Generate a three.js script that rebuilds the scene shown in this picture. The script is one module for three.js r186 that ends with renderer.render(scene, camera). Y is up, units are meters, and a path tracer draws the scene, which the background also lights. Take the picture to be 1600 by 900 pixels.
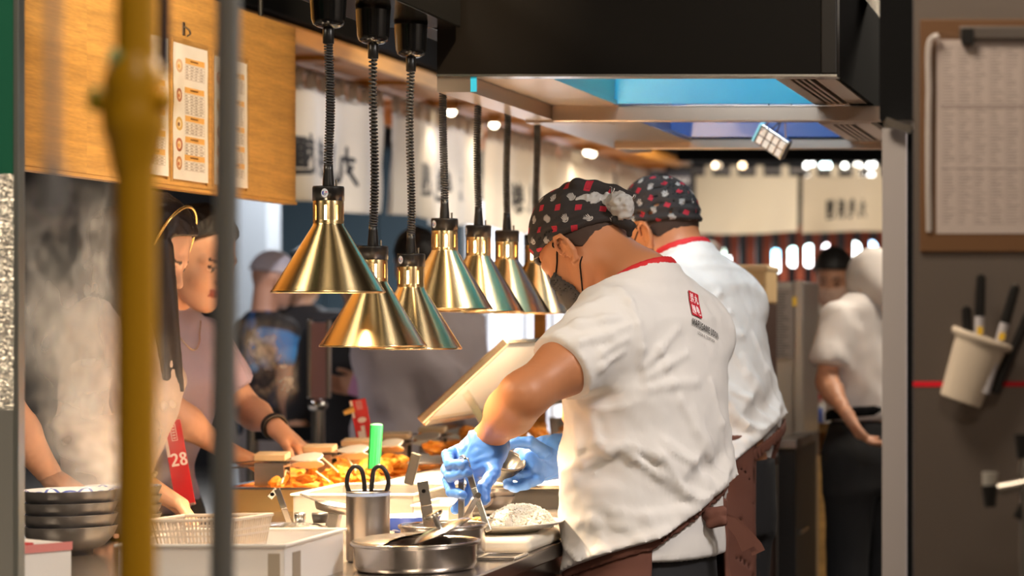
import * as THREE from 'three';
import { RectAreaLightUniformsLib } from 'three/addons/lights/RectAreaLightUniformsLib.js';
import { RoundedBoxGeometry } from 'three/addons/geometries/RoundedBoxGeometry.js';
import { mergeGeometries, toCreasedNormals } from 'three/addons/utils/BufferGeometryUtils.js';
import { ImprovedNoise } from 'three/addons/math/ImprovedNoise.js';

// ---------------------------------------------------------------- camera, lights, exposure
const F = 4000, VX = 1770, VY = 490, EYE = 1.36;          // focal length in pixels, vanishing point, eye height
const scene = new THREE.Scene();
scene.background = new THREE.Color(0.004, 0.004, 0.005);
const camera = new THREE.PerspectiveCamera(2 * Math.atan(450 / F) * 180 / Math.PI, 16 / 9, 0.1, 80);
camera.position.set(0, EYE, 0);
camera.setViewOffset(1600, 900, 800 - VX, 450 - VY, 1600, 900);   // the photo is an off-centre crop: lines along the counter meet at (VX, VY)
camera.focus = 5.15; camera.userData.fStop = 4.0;
camera.updateProjectionMatrix();
const renderer = new THREE.WebGLRenderer({ antialias: true });
renderer.toneMapping = THREE.LinearToneMapping;
renderer.toneMappingExposure = 1.0;
renderer.shadowMap.enabled = true;
RectAreaLightUniformsLib.init();

const CEIL = 2.95;
// unseen ceiling panels, some added to fill dark areas: [x, depth, width along x, length along depth, intensity, rgb]
const PANELS = [
  [0.75, 4.1, 0.5, 0.5, 88, [1, 0.92, 0.86]],      // kitchen aisle, right of the cooks
  [-0.9, 2.6, 0.6, 0.6, 36, [1, 0.84, 0.64]],     // added near the viewpoint to brighten pipes, board and cabinet
  [0.3, 0.7, 0.6, 0.6, 13, [1, 0.84, 0.66]],  // added to brighten the foreground and the cabinet door
  [-0.25, 8.6, 0.6, 0.6, 34, [1, 0.88, 0.72]],
  [-0.4, 12.5, 0.9, 0.6, 60, [1, 0.86, 0.68]],
  [-4.2, 8.6, 0.6, 0.6, 26, [0.9, 0.9, 1]],     // mall side; this first one added to brighten the pale-shirted shopper
  [-4.5, 14.2, 0.7, 1.2, 60, [0.86, 0.92, 1]],
  [-4.5, 16.2, 0.7, 1.6, 60, [0.86, 0.92, 1]],
  [-2.0, 16.2, 1.2, 0.4, 50, [1, 0.86, 0.68]],
  [-3.0, 3.6, 0.8, 0.5, 34, [1, 0.82, 0.6]],
];
// added spotlights, unseen, put in to brighten board and curtains: [position (x, y, depth), aim (x, y, depth), candela, half angle, what it lights, rgb]
const SPOTS = [
  [[-0.95, 2.8, 4.7], [-2.2, 1.78, 5.95], 17, 0.5, 'the wooden menu board'],
  [[-2.0, 2.8, 8.4], [-3.4, 2.33, 11.2], 15, 0.42, 'the curtains beside the menu board'],
  [[-1.9, 2.8, 9.4], [-3.4, 1.95, 11.3], 20, 0.34, 'the foot of the first curtains', [0.82, 0.86, 1]],
  [[-1.9, 2.8, 11.2], [-3.4, 1.95, 13.2], 20, 0.34, 'the foot of the middle curtains', [0.82, 0.86, 1]],
  [[-2.0, 2.8, 11.6], [-3.4, 2.3, 14.4], 17, 0.42, 'the farther curtains'],
  [[-1.5, 2.8, 14.6], [-1.7, 2.1, 18.05], 12, 0.5, 'the back curtain'],
];
const LAMP_COLOR = [1, 0.74, 0.46], LAMP_CD = 3.6;

// ---------------------------------------------------------------- helpers
let seed = 20240611;
const rnd = () => ((seed = (seed * 1664525 + 1013904223) >>> 0) / 4294967296);
const rr = (a, b) => a + (b - a) * rnd();
const W = (px, py, d) => new THREE.Vector3((px - VX) / F * d, EYE + (VY - py) / F * d, -d);
const V = (x, y, z) => new THREE.Vector3(x, y, z);
const col = (r, g, b) => new THREE.Color().setRGB(r, g, b);
const noise = new ImprovedNoise(), N3 = (x, y, z) => noise.noise(x, y, z);
const used = {};
function numbered(n) { const k = used[n] = (used[n] ?? -1) + 1; return k ? n + '_' + String(k).padStart(3, '0') : n; }
function shadows(o) { o.castShadow = true; o.receiveShadow = true; return o; }
function thing(name, label, category, pos = V(0, 0, 0), group) {
  const o = new THREE.Group(); o.name = numbered(name); o.position.copy(pos); o.userData = { label, category };
  if (group) o.userData.group = group;
  scene.add(o); return o;
}
// part in world coordinates of a thing that is only shifted
function part(parent, name, geo, mat, label) {
  const m = shadows(new THREE.Mesh(geo, mat)); m.name = name;
  let p = parent, off = V(0, 0, 0); while (p && p !== scene) { off.add(p.position); p = p.parent; }
  m.position.copy(off.negate());
  if (label) m.userData.label = label;
  parent.add(m); return m;
}
// part in the thing's own coordinates
function lpart(parent, name, geo, mat, label) {
  const m = shadows(new THREE.Mesh(geo, mat)); m.name = name; if (label) m.userData.label = label;
  parent.add(m); return m;
}
function single(name, geo, mat, label, category, group) {
  const m = shadows(new THREE.Mesh(geo, mat)); m.name = numbered(name); m.userData = { label, category };
  if (group) m.userData.group = group;
  geo.computeBoundingBox(); const b = geo.boundingBox, c = V((b.min.x + b.max.x) / 2, b.min.y, (b.min.z + b.max.z) / 2);
  geo.translate(-c.x, -c.y, -c.z); m.position.copy(c);
  scene.add(m); return m;
}
function struct(name, geo, mat, label) {
  const m = shadows(new THREE.Mesh(geo, mat)); m.name = numbered(name); m.userData = { kind: 'structure', label, category: name.split('_')[0] };
  scene.add(m); return m;
}
function box(x0, x1, y0, y1, z0, z1, r = 0) {
  const w = Math.abs(x1 - x0), h = Math.abs(y1 - y0), d = Math.abs(z1 - z0);
  const g = r > 0 ? new RoundedBoxGeometry(w, h, d, 2, Math.min(r, w / 2.01, h / 2.01, d / 2.01)) : new THREE.BoxGeometry(w, h, d);
  return g.translate((x0 + x1) / 2, (y0 + y1) / 2, (z0 + z1) / 2);
}
const dbox = (x0, x1, y0, y1, d0, d1, r = 0) => box(x0, x1, y0, y1, -d1, -d0, r);   // by depth
function metricUV(g, k = 1) {   // uv in metres, by the way each face points
  g = g.index ? g.toNonIndexed() : g; const p = g.attributes.position, n = g.attributes.normal, uv = new Float32Array(p.count * 2);
  for (let i = 0; i < p.count; i++) {
    const ax = Math.abs(n.getX(i)), ay = Math.abs(n.getY(i)), az = Math.abs(n.getZ(i)); let u, v;
    if (ax >= ay && ax >= az) { u = p.getZ(i); v = p.getY(i); } else if (ay >= az) { u = p.getZ(i); v = p.getX(i); } else { u = p.getX(i); v = p.getY(i); }
    uv[2 * i] = u * k; uv[2 * i + 1] = v * k;
  }
  g.setAttribute('uv', new THREE.BufferAttribute(uv, 2)); return g;
}
const lathe = (pts, seg = 40, ps = 0, pl = Math.PI * 2) => new THREE.LatheGeometry(pts.map(([r, y]) => new THREE.Vector2(r, y)), seg, ps, pl);
const tube = (pts, r, seg = 32, rs = 8) => new THREE.TubeGeometry(new THREE.CatmullRomCurve3(pts), seg, r, rs, false);
function rod(a, b, r0, r1 = r0, seg = 12) {
  const d = b.clone().sub(a), g = new THREE.CylinderGeometry(r1, r0, d.length(), seg);
  g.applyQuaternion(new THREE.Quaternion().setFromUnitVectors(V(0, 1, 0), d.clone().normalize())); return g.translate((a.x + b.x) / 2, (a.y + b.y) / 2, (a.z + b.z) / 2);
}
function slab(a, b, w, t, up = V(0, 0, 1), r = 0) {   // a flat bar from a to b, w wide across, t thick along "up"
  const y = b.clone().sub(a), L = y.length(); y.normalize();
  const x = y.clone().cross(up).normalize(), z = x.clone().cross(y);
  const g = r ? new RoundedBoxGeometry(w, L, t, 2, r) : new THREE.BoxGeometry(w, L, t);
  g.applyMatrix4(new THREE.Matrix4().makeBasis(x, y, z)); const c = a.clone().add(b).multiplyScalar(0.5); return g.translate(c.x, c.y, c.z);
}
function merge(list) {
  list = list.map((g) => { g = g.index ? g.toNonIndexed() : g; for (const k of Object.keys(g.attributes)) if (!['position', 'normal', 'uv'].includes(k)) g.deleteAttribute(k); if (!g.attributes.uv) g.setAttribute('uv', new THREE.BufferAttribute(new Float32Array(g.attributes.position.count * 2), 2)); return g; });
  return mergeGeometries(list);
}
function canvasTex(w, h, draw, srgb = true) {
  const c = document.createElement('canvas'); c.width = w; c.height = h; const x = c.getContext('2d'); draw(x, w, h);
  const t = new THREE.CanvasTexture(c); if (srgb) t.colorSpace = THREE.SRGBColorSpace; t.wrapS = t.wrapT = THREE.RepeatWrapping; t.magFilter = THREE.LinearFilter; return t;
}
function dataTex(w, h, fn, srgb = false) {   // fn(u, v) -> [r, g, b] 0..1, repeating
  const a = new Uint8Array(w * h * 4);
  for (let j = 0; j < h; j++) for (let i = 0; i < w; i++) { const c = fn(i / w, j / h); for (let k = 0; k < 3; k++) a[(j * w + i) * 4 + k] = Math.max(0, Math.min(255, c[k] * 255)); a[(j * w + i) * 4 + 3] = 255; }
  const t = new THREE.DataTexture(a, w, h); t.wrapS = t.wrapT = THREE.RepeatWrapping; t.magFilter = THREE.LinearFilter; t.needsUpdate = true; if (srgb) t.colorSpace = THREE.SRGBColorSpace; return t;
}
// ---------------------------------------------------------------- materials
const std = (c, rough = 0.6, metal = 0, o = {}) => new THREE.MeshPhysicalMaterial({ color: Array.isArray(c) ? col(...c) : new THREE.Color(c), roughness: rough, metalness: metal, ...o });
const brushT = dataTex(256, 256, (u, v) => { const g = 0.5 + 0.25 * N3(u * 4, Math.floor(v * 256) * 0.73, 3) + 0.25 * N3(u * 12, Math.floor(v * 256) * 1.37, 7); return [g, g, g]; });
const steel = std([0.62, 0.59, 0.56], 0.28, 1, { roughnessMap: null, bumpMap: brushT, bumpScale: 0.00006 });
const steelPlain = std([0.62, 0.6, 0.57], 0.25, 1);
const steelBright = std([0.8, 0.78, 0.75], 0.14, 1);
const steelDark = std([0.32, 0.3, 0.29], 0.35, 1);
const blackPaint = std([0.012, 0.011, 0.011], 0.32);
const blackGloss = std([0.006, 0.006, 0.006], 0.15);
const blackMatte = std([0.005, 0.005, 0.0055], 0.8, 0, { specularIntensity: 0.25 });
const hoodBlack = std([0.004, 0.0028, 0.002], 0.42, 0.0, { specularIntensity: 0.3, bumpMap: brushT, bumpScale: 0.00003 });
const whitePlastic = std([0.8, 0.76, 0.7], 0.42);
const creamPlastic = std([0.72, 0.63, 0.5], 0.45);
const clearPlastic = std([0.72, 0.7, 0.66], 0.2, 0, { transmission: 0.75, thickness: 0 });
const glassPane = std([0.95, 0.97, 0.96], 0.03, 0, { transmission: 1, thickness: 0 });
const woodT = dataTex(512, 512, (u, v) => {
  const w = N3(u * 3, v * 40, 1.5) * 0.5 + N3(u * 9, v * 150, 4.2) * 0.35 + N3(u * 30, v * 220, 9) * 0.25, s = 0.82 + 0.2 * w;
  return [0.93 * s, 0.73 * s, 0.44 * s];
}, true);
const woodB = dataTex(256, 256, (u, v) => { const g = 0.5 + 0.3 * N3(u * 3, v * 70, 2) + 0.3 * N3(u * 10, v * 120, 5); return [g, g, g]; });
const wood = std([1, 1, 1], 0.42, 0, { map: woodT, bumpMap: woodB, bumpScale: 0.0004 });
const woodDeep = std([1, 0.6, 0.22], 0.45, 0, { map: woodT });
const brass = std([0.9, 0.68, 0.36], 0.26, 1, { anisotropy: 0.75, anisotropyRotation: Math.PI / 2 });
const cloth = (c, r = 0.9) => std(c, r, 0, { sheen: 0.3, sheenRoughness: 0.6, sheenColor: col(0.4, 0.4, 0.4) });
const skinMat = (c) => std(c, 0.48, 0, { vertexColors: true });
const whiteVC = std([1, 1, 1], 0.85, 0, { vertexColors: true });

// ---------------------------------------------------------------- distance fields and their meshing
const smin = (a, b, k) => { const h = Math.max(k - Math.abs(a - b), 0) / k; return Math.min(a, b) - h * h * k * 0.25; };
const smax = (a, b, k) => -smin(-a, -b, k);
function cone(a, b, ra, rb = ra) {
  const ax = a.x, ay = a.y, az = a.z, dx = b.x - ax, dy = b.y - ay, dz = b.z - az, L = dx * dx + dy * dy + dz * dz || 1e-9;
  return (x, y, z) => {
    const px = x - ax, py = y - ay, pz = z - az; let h = (px * dx + py * dy + pz * dz) / L; h = h < 0 ? 0 : h > 1 ? 1 : h;
    const qx = px - dx * h, qy = py - dy * h, qz = pz - dz * h; return Math.sqrt(qx * qx + qy * qy + qz * qz) - (ra + (rb - ra) * h);
  };
}
const chainOf = (pts, radii) => pts.slice(1).map((p, i) => cone(pts[i], p, radii[i], radii[i + 1]));
const join = (list, k) => (x, y, z) => { let d = list[0](x, y, z); for (let i = 1; i < list.length; i++) { const e = list[i](x, y, z); d = e < d + k ? smin(d, e, k) : d; } return d; };
function ell(px, py, pz, rx, ry, rz) { const a = px / rx, b = py / ry, c = pz / rz, k0 = Math.sqrt(a * a + b * b + c * c), a2 = a / rx, b2 = b / ry, c2 = c / rz, k1 = Math.sqrt(a2 * a2 + b2 * b2 + c2 * c2); return k1 < 1e-9 ? -Math.min(rx, ry, rz) : k0 * (k0 - 1) / k1; }
function surface(f, lo, hi, h, o = {}) {
  const nx = Math.ceil((hi.x - lo.x) / h) + 1, ny = Math.ceil((hi.y - lo.y) / h) + 1, nz = Math.ceil((hi.z - lo.z) / h) + 1, S = new Float32Array(nx * ny * nz), B = 4, R = h * B * 1.1;
  for (let k = 0; k < nz; k += B) for (let j = 0; j < ny; j += B) for (let i = 0; i < nx; i += B) {
    const c = f(lo.x + (i + 1.5) * h, lo.y + (j + 1.5) * h, lo.z + (k + 1.5) * h), far = Math.abs(c) > R * 1.6;
    for (let kk = k; kk < Math.min(k + B, nz); kk++) for (let jj = j; jj < Math.min(j + B, ny); jj++) for (let ii = i; ii < Math.min(i + B, nx); ii++) {
      S[(kk * ny + jj) * nx + ii] = far ? c : f(lo.x + ii * h, lo.y + jj * h, lo.z + kk * h);
    }
  }
  const id = new Int32Array(nx * ny * nz).fill(-1), pos = [], idx = [], at = (i, j, k) => (k * ny + j) * nx + i;
  const E = [[0, 1], [0, 2], [0, 4], [1, 3], [1, 5], [2, 3], [2, 6], [3, 7], [4, 5], [4, 6], [5, 7], [6, 7]];
  const v = new Float32Array(8);
  for (let k = 0; k < nz - 1; k++) for (let j = 0; j < ny - 1; j++) for (let i = 0; i < nx - 1; i++) {
    let m = 0; for (let c = 0; c < 8; c++) { v[c] = S[at(i + (c & 1), j + (c >> 1 & 1), k + (c >> 2))]; if (v[c] < 0) m |= 1 << c; }
    if (m === 0 || m === 255) continue;
    let x = 0, y = 0, z = 0, n = 0;
    for (const [a, b] of E) if ((v[a] < 0) !== (v[b] < 0)) { const t = v[a] / (v[a] - v[b]); x += (a & 1) + t * ((b & 1) - (a & 1)); y += (a >> 1 & 1) + t * ((b >> 1 & 1) - (a >> 1 & 1)); z += (a >> 2) + t * ((b >> 2) - (a >> 2)); n++; }
    id[at(i, j, k)] = pos.length / 3; pos.push(lo.x + (i + x / n) * h, lo.y + (j + y / n) * h, lo.z + (k + z / n) * h);
  }
  const quad = (a, b, c, d, flip) => { if (a < 0 || b < 0 || c < 0 || d < 0) return; flip ? idx.push(a, c, b, a, d, c) : idx.push(a, b, c, a, c, d); };
  for (let k = 1; k < nz - 1; k++) for (let j = 1; j < ny - 1; j++) for (let i = 1; i < nx - 1; i++) {
    const s = S[at(i, j, k)] < 0;
    if (s !== S[at(i + 1, j, k)] < 0) quad(id[at(i, j - 1, k - 1)], id[at(i, j, k - 1)], id[at(i, j, k)], id[at(i, j - 1, k)], !s);
    if (s !== S[at(i, j + 1, k)] < 0) quad(id[at(i - 1, j, k - 1)], id[at(i - 1, j, k)], id[at(i, j, k)], id[at(i, j, k - 1)], !s);
    if (s !== S[at(i, j, k + 1)] < 0) quad(id[at(i - 1, j - 1, k)], id[at(i, j - 1, k)], id[at(i, j, k)], id[at(i - 1, j, k)], !s);
  }
  const g = new THREE.BufferGeometry(); g.setAttribute('position', new THREE.Float32BufferAttribute(pos, 3)); g.setIndex(idx); g.computeVertexNormals();
  const n = pos.length / 3, uv = new Float32Array(n * 2);
  for (let i = 0; i < n; i++) { const u = o.uv ? o.uv(pos[3 * i], pos[3 * i + 1], pos[3 * i + 2]) : [pos[3 * i] + pos[3 * i + 2], pos[3 * i + 1]]; uv[2 * i] = u[0]; uv[2 * i + 1] = u[1]; }
  g.setAttribute('uv', new THREE.BufferAttribute(uv, 2));
  if (o.color) { const C = new Float32Array(n * 3); for (let i = 0; i < n; i++) { const c = o.color(pos[3 * i], pos[3 * i + 1], pos[3 * i + 2]); C[3 * i] = c[0]; C[3 * i + 1] = c[1]; C[3 * i + 2] = c[2]; } g.setAttribute('color', new THREE.BufferAttribute(C, 3)); }
  return g;
}
function joinGeos(list) {   // indexed meshes with position, normal, uv, colour
  return mergeGeometries(list);
}
function bounds(pts, r) { const lo = V(1e9, 1e9, 1e9), hi = V(-1e9, -1e9, -1e9); for (const p of pts) { lo.min(p); hi.max(p); } return [lo.subScalar(r), hi.addScalar(r)]; }
function march(f, o, dir, t0, t1) { let t = t0; for (let i = 0; i < 120; i++) { const d = f(o.x + dir.x * t, o.y + dir.y * t, o.z + dir.z * t); if (d < 0.0006) return o.clone().addScaledVector(dir, t); t += d * 0.8; if (t > t1) return null; } return o.clone().addScaledVector(dir, t); }
const EYEP = V(0, EYE, 0);
const hit = (f, px, py, t0 = 4.3, t1 = 8) => march(f, EYEP, W(px, py, 1).sub(EYEP).normalize(), t0, t1);

// ---------------------------------------------------------------- lettering drawn by strokes (0..100 grid)
const GLYPH = {
  circle: [[[45, 8], [44, 40], [30, 70], [10, 92]], [[15, 35], [68, 33], [66, 70], [72, 88], [92, 88], [92, 72]], [[25, 52], [42, 64]]],
  turtle: [[[42, 4], [20, 25]], [[30, 15], [66, 14], [55, 26]], [[22, 28], [76, 28], [76, 64], [22, 64], [22, 28]], [[22, 46], [76, 46]], [[48, 28], [48, 80], [60, 93], [94, 91], [94, 76]]],
  make: [[[10, 20], [52, 20]], [[30, 5], [30, 50]], [[12, 35], [50, 35]], [[14, 35], [14, 48]], [[48, 35], [48, 48]], [[62, 12], [62, 40]], [[80, 5], [80, 45], [74, 48]], [[10, 60], [92, 60]], [[50, 50], [50, 60]], [[48, 62], [12, 88]], [[32, 74], [32, 95], [48, 90]], [[52, 62], [90, 95]], [[82, 66], [62, 78]]],
  noodle: [[[8, 20], [45, 20]], [[26, 5], [26, 35]], [[10, 35], [44, 35]], [[26, 35], [12, 60]], [[28, 45], [44, 60]], [[20, 65], [10, 90]], [[12, 78], [30, 92], [95, 95]], [[50, 15], [95, 15]], [[72, 15], [66, 28]], [[52, 28], [92, 28], [92, 78], [52, 78], [52, 28]], [[64, 28], [64, 78]], [[80, 28], [80, 78]], [[64, 44], [80, 44]], [[64, 60], [80, 60]]],
};
function glyph(x, name, x0, y0, w, h, lw, style) {
  x.strokeStyle = style; x.lineWidth = lw; x.lineCap = 'round'; x.lineJoin = 'round';
  for (const s of GLYPH[name]) { x.beginPath(); s.forEach(([a, b], i) => (i ? x.lineTo(x0 + a / 100 * w, y0 + b / 100 * h) : x.moveTo(x0 + a / 100 * w, y0 + b / 100 * h))); x.stroke(); }
}
const WORD = ['circle', 'turtle', 'make', 'noodle'];

// ---------------------------------------------------------------- the room
const floorT = dataTex(256, 256, (u, v) => { const g = 0.5 + 0.2 * N3(u * 20, v * 20, 1) + 0.1 * N3(u * 70, v * 70, 3); return [g * 0.42, g * 0.36, g * 0.32]; }, true);
struct('floor', metricUV(dbox(-11, 1.8, -0.1, 0, -1.6, 22.4)), std([1, 1, 1], 0.4, 0, { map: floorT }), 'dark speckled kitchen floor');
struct('floor', dbox(-10.9, -2.75, 0.0005, 0.012, -1.5, 22.3), std([0.55, 0.5, 0.45], 0.25), 'pale polished mall floor');
const ceilingMat = std([0.008, 0.0065, 0.006], 0.7, 0, { specularIntensity: 0.3 }), wallMat = std([0.11, 0.085, 0.07], 0.7), wallKitchen = std([0.3, 0.26, 0.22], 0.5);
struct('ceiling', dbox(-11, 1.8, CEIL, CEIL + 0.1, -1.6, 22.4), ceilingMat, 'black painted ceiling');
struct('wall_left', dbox(-11, -10.9, 0, CEIL, -1.6, 22.4), wallMat, 'dark brown far wall of the mall');
struct('wall_right', dbox(1.7, 1.8, 0, CEIL, -1.6, 22.4), wallKitchen, 'steel grey kitchen side wall');
struct('wall_back', dbox(-10.9, 1.7, 0, CEIL, 22.3, 22.4), std([0.06, 0.055, 0.06], 0.6), 'dark end wall');
struct('wall_front', dbox(-10.9, 1.7, 0, CEIL, -1.6, -1.5), wallKitchen, 'plain kitchen wall opposite the back curtain');

for (const [x, d, w, l, I, c] of PANELS) {
  const mall = x < -4;
  const g = thing('unseen_panel_light', mall ? 'unseen square cool white light panel on the mall ceiling' : 'unseen square warm white light panel on the kitchen ceiling', 'ceiling light', V(x, CEIL, -d), mall ? 'mall ceiling panels' : 'kitchen ceiling panels');
  lpart(g, 'frame', box(-w / 2 - 0.03, w / 2 + 0.03, -0.05, 0, -l / 2 - 0.03, l / 2 + 0.03), blackPaint);
  lpart(g, 'diffuser_lamp', box(-w / 2, w / 2, -0.056, -0.05, -l / 2, l / 2), std([0.9, 0.9, 0.9], 0.6, 0, { emissive: col(...c), emissiveIntensity: 5 }));
  const a = new THREE.RectAreaLight(col(...c), I, w, l); a.position.set(0, -0.06, 0); a.rotation.x = -Math.PI / 2; g.add(a);
}

for (const [p, t, I, a, what, rgb = [1, 0.76, 0.46]] of SPOTS) {
  const at = V(p[0], p[1], -p[2]), to = V(t[0], t[1], -t[2]), dir = to.clone().sub(at).normalize(), g = thing('added_spotlight', 'added unseen spotlight on the ceiling aimed at ' + what, 'spotlight', at), q = new THREE.Quaternion().setFromUnitVectors(V(0, -1, 0), dir);
  lpart(g, 'housing', lathe([[0, 0.1], [0.028, 0.1], [0.034, 0.08], [0.036, -0.02], [0.032, -0.02], [0.03, 0.0], [0, 0.0]], 24).applyQuaternion(q), blackPaint); lpart(g, 'stem', rod(V(0, 0.06, 0), V(0, CEIL - p[1], 0), 0.008), blackPaint);
  lpart(g, 'lens_lamp', new THREE.CylinderGeometry(0.029, 0.029, 0.004, 24).translate(0, -0.003, 0).applyQuaternion(q), std([1, 1, 1], 0.3, 0, { emissive: col(...rgb), emissiveIntensity: 10 }));
  const s = new THREE.SpotLight(col(...rgb), I, 0, a, 0.7); s.position.copy(dir).multiplyScalar(0.03); s.target.position.copy(dir).multiplyScalar(2); s.castShadow = true; s.shadow.radius = 1.4; g.add(s, s.target);
}

// ---------------------------------------------------------------- wooden beam over the curtain, curtain rail
const beamMat = std([1, 0.72, 0.36], 0.42, 0, { map: woodT, bumpMap: woodB, bumpScale: 0.0004 });
{
  const g = thing('wooden_soffit_beam', 'long orange wooden beam running above the white curtains', 'beam', V(-3.27, 2.37, -12));
  part(g, 'fascia_board', metricUV(dbox(-3.16, -3.135, 2.372, 2.436, 5.2, 18.2)), beamMat, 'pale wooden fascia board');
  part(g, 'soffit_board', metricUV(dbox(-3.72, -3.16, 2.39, 2.41, 5.2, 18.2)), woodDeep, 'orange wooden underside');
  for (let d = 8; d < 18; d += 1.1) part(g, 'cross_batten', metricUV(dbox(-3.66, -3.16, 2.366, 2.39, d, d + 0.05)), beamMat);
  part(g, 'rear_board', metricUV(dbox(-3.74, -3.72, 2.3, 2.45, 5.2, 18.2)), woodDeep);
}
struct('trim_1', dbox(-3.9, -3.1, 2.45, 2.95, 5.2, 18.3), blackMatte, 'black bulkhead above the wooden beam');
struct('trim_2', dbox(-4.2, 1.7, 2.44, 2.95, 18.0, 18.3), blackMatte, 'black bulkhead across the end of the kitchen');
single('curtain_rail', rod(V(-3.4, 2.36, -8), V(-3.4, 2.36, -18), 0.012), steelDark, 'thin dark rail carrying the row of white curtains along the mall side', 'rail');
single('curtain_rail', rod(V(-3.4, 2.375, -18.05), V(0.8, 2.375, -18.05), 0.012), steelDark, 'thin dark rail carrying the white curtain across the back', 'rail');

// small spotlights under the soffit
for (const [px, py, d] of [[772, 150, 12.9], [918, 212, 15.6], [925, 241, 15.9], [705, 128, 11.9]]) {
  const p = V(-3.3, 2.39, -3.3 * F / (VX - px));
  const g = thing('soffit_downlight', 'small bright downlight under the wooden beam', 'spotlight', p, 'downlights under the beam');
  lpart(g, 'housing', lathe([[0.0, 0.0], [0.035, 0], [0.04, -0.05], [0.034, -0.05], [0.03, -0.03], [0, -0.028]], 20), steelPlain);
  lpart(g, 'bulb', new THREE.SphereGeometry(0.022, 14, 10).translate(0, -0.05, 0), std([1, 1, 1], 0.4, 0, { emissive: col(1, 0.86, 0.62), emissiveIntensity: 14 }));
  const s = new THREE.SpotLight(col(1, 0.8, 0.55), 0.5, 0, 1.2, 0.6); s.position.set(0, -0.075, 0); s.target.position.set(0, -1, 0); s.castShadow = true; g.add(s, s.target);
}

// ---------------------------------------------------------------- white curtains (noren), print seen from behind
const norenTex = canvasTex(1024, 320, (x, w, h) => {
  x.fillStyle = '#e6dccb'; x.fillRect(0, 0, w, h);
  for (let i = 0; i < 900; i++) { x.fillStyle = `rgba(${170 + 60 * rnd()},${150 + 60 * rnd()},${125 + 60 * rnd()},0.06)`; x.fillRect(rnd() * w, rnd() * h, 3 + 60 * rnd(), 1 + 2 * rnd()); }
  x.strokeStyle = 'rgba(120,105,85,0.4)'; x.lineWidth = 2; x.strokeRect(5, 5, w - 10, h - 10);
  WORD.forEach((n, i) => glyph(x, n, 262 + i * 128, 128, 100, 118, 14, '#141214'));
});
const norenMat = std([1, 1, 1], 0.9, 0, { map: norenTex, transmission: 0.5, thickness: 0, side: THREE.DoubleSide });
const norenPlain = std([0.79, 0.72, 0.6], 0.9, 0, { transmission: 0.25, thickness: 0, side: THREE.DoubleSide });
function norenCloth(len, h, ph) {      // local: along +x, hanging down from 0, thin closed sheet; u runs backwards (seen from behind)
  const nu = 64, nv = 20, pos = [], uv = [], idx = [];
  for (const s of [0, 1]) for (let j = 0; j <= nv; j++) for (let i = 0; i <= nu; i++) {
    const u = i / nu, v = j / nv, x = u * len, w = 0.024 * (0.3 + v) * (Math.sin(x * 9 + ph) + 0.7 * Math.sin(x * 17 + ph * 2.3 + v * 1.5)) + 0.01 * N3(x * 4, v * 3, ph);
    pos.push(x, -v * h - 0.012 * v * Math.sin(x * 5 + ph), w + (s ? -0.003 : 0)); uv.push(u, 1 - v);
  }
  const n = (nu + 1) * (nv + 1);
  for (const s of [0, 1]) for (let j = 0; j < nv; j++) for (let i = 0; i < nu; i++) { const a = s * n + j * (nu + 1) + i, b = a + 1, c = a + nu + 1, e = c + 1; s ? idx.push(a, b, c, b, e, c) : idx.push(a, c, b, b, c, e); }
  const g = new THREE.BufferGeometry(); g.setAttribute('position', new THREE.Float32BufferAttribute(pos, 3)); g.setAttribute('uv', new THREE.Float32BufferAttribute(uv, 2)); g.setIndex(idx); g.computeVertexNormals(); return g;
}
function tabGeo(w, h) { const s = []; const sh = new THREE.Shape(); sh.moveTo(-w / 2, 0); sh.lineTo(w / 2, 0); sh.lineTo(w / 2 * 0.8, h); sh.lineTo(-w / 2 * 0.8, h); sh.closePath(); return new THREE.ExtrudeGeometry(sh, { depth: 0.03, bevelEnabled: true, bevelSize: 0.003, bevelThickness: 0.003, bevelSegments: 1 }).translate(0, 0, -0.015); }
const tabs = tabGeo(0.05, 0.075);
const flipU = (g) => { const u = g.attributes.uv; for (let i = 0; i < u.count; i++) u.setX(i, 1 - u.getX(i)); return g; };
const norenSpans = [[8.2, 9.86], [9.95, 11.62], [11.74, 13.4], [13.48, 15.1], [15.18, 16.75], [16.83, 17.95]];
norenSpans.forEach(([d0, d1], k) => {
  // local +x is world +depth (-z): seen from the kitchen the print reads backwards
  const L = d1 - d0, g = thing('noren_curtain', ['white noren curtain partly behind the wooden menu board', 'white noren curtain with reversed black lettering beside the wooden menu board', 'white noren curtain with reversed lettering, second along the rail from the menu board', 'white noren curtain with reversed lettering, third along the rail from the menu board', 'tan lit noren curtain, fourth along the rail from the menu board', 'short noren curtain at the far corner of the rail'][k], 'curtain', V(-3.4, 2.285, -d0), 'noren curtains along the mall side');
  g.rotation.y = Math.PI / 2;
  lpart(g, 'cloth', flipU(norenCloth(L, 0.475 - 0.0 * k, k * 1.7)), norenMat);
  const n = Math.round(L / 0.19);
  for (let i = 0; i < n; i++) { const t = lpart(g, 'hanging_tab', tabs, norenPlain); t.position.set((i + 0.5) * L / n, -0.004, 0); t.rotation.z = rr(-0.15, 0.15); }
});
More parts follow.
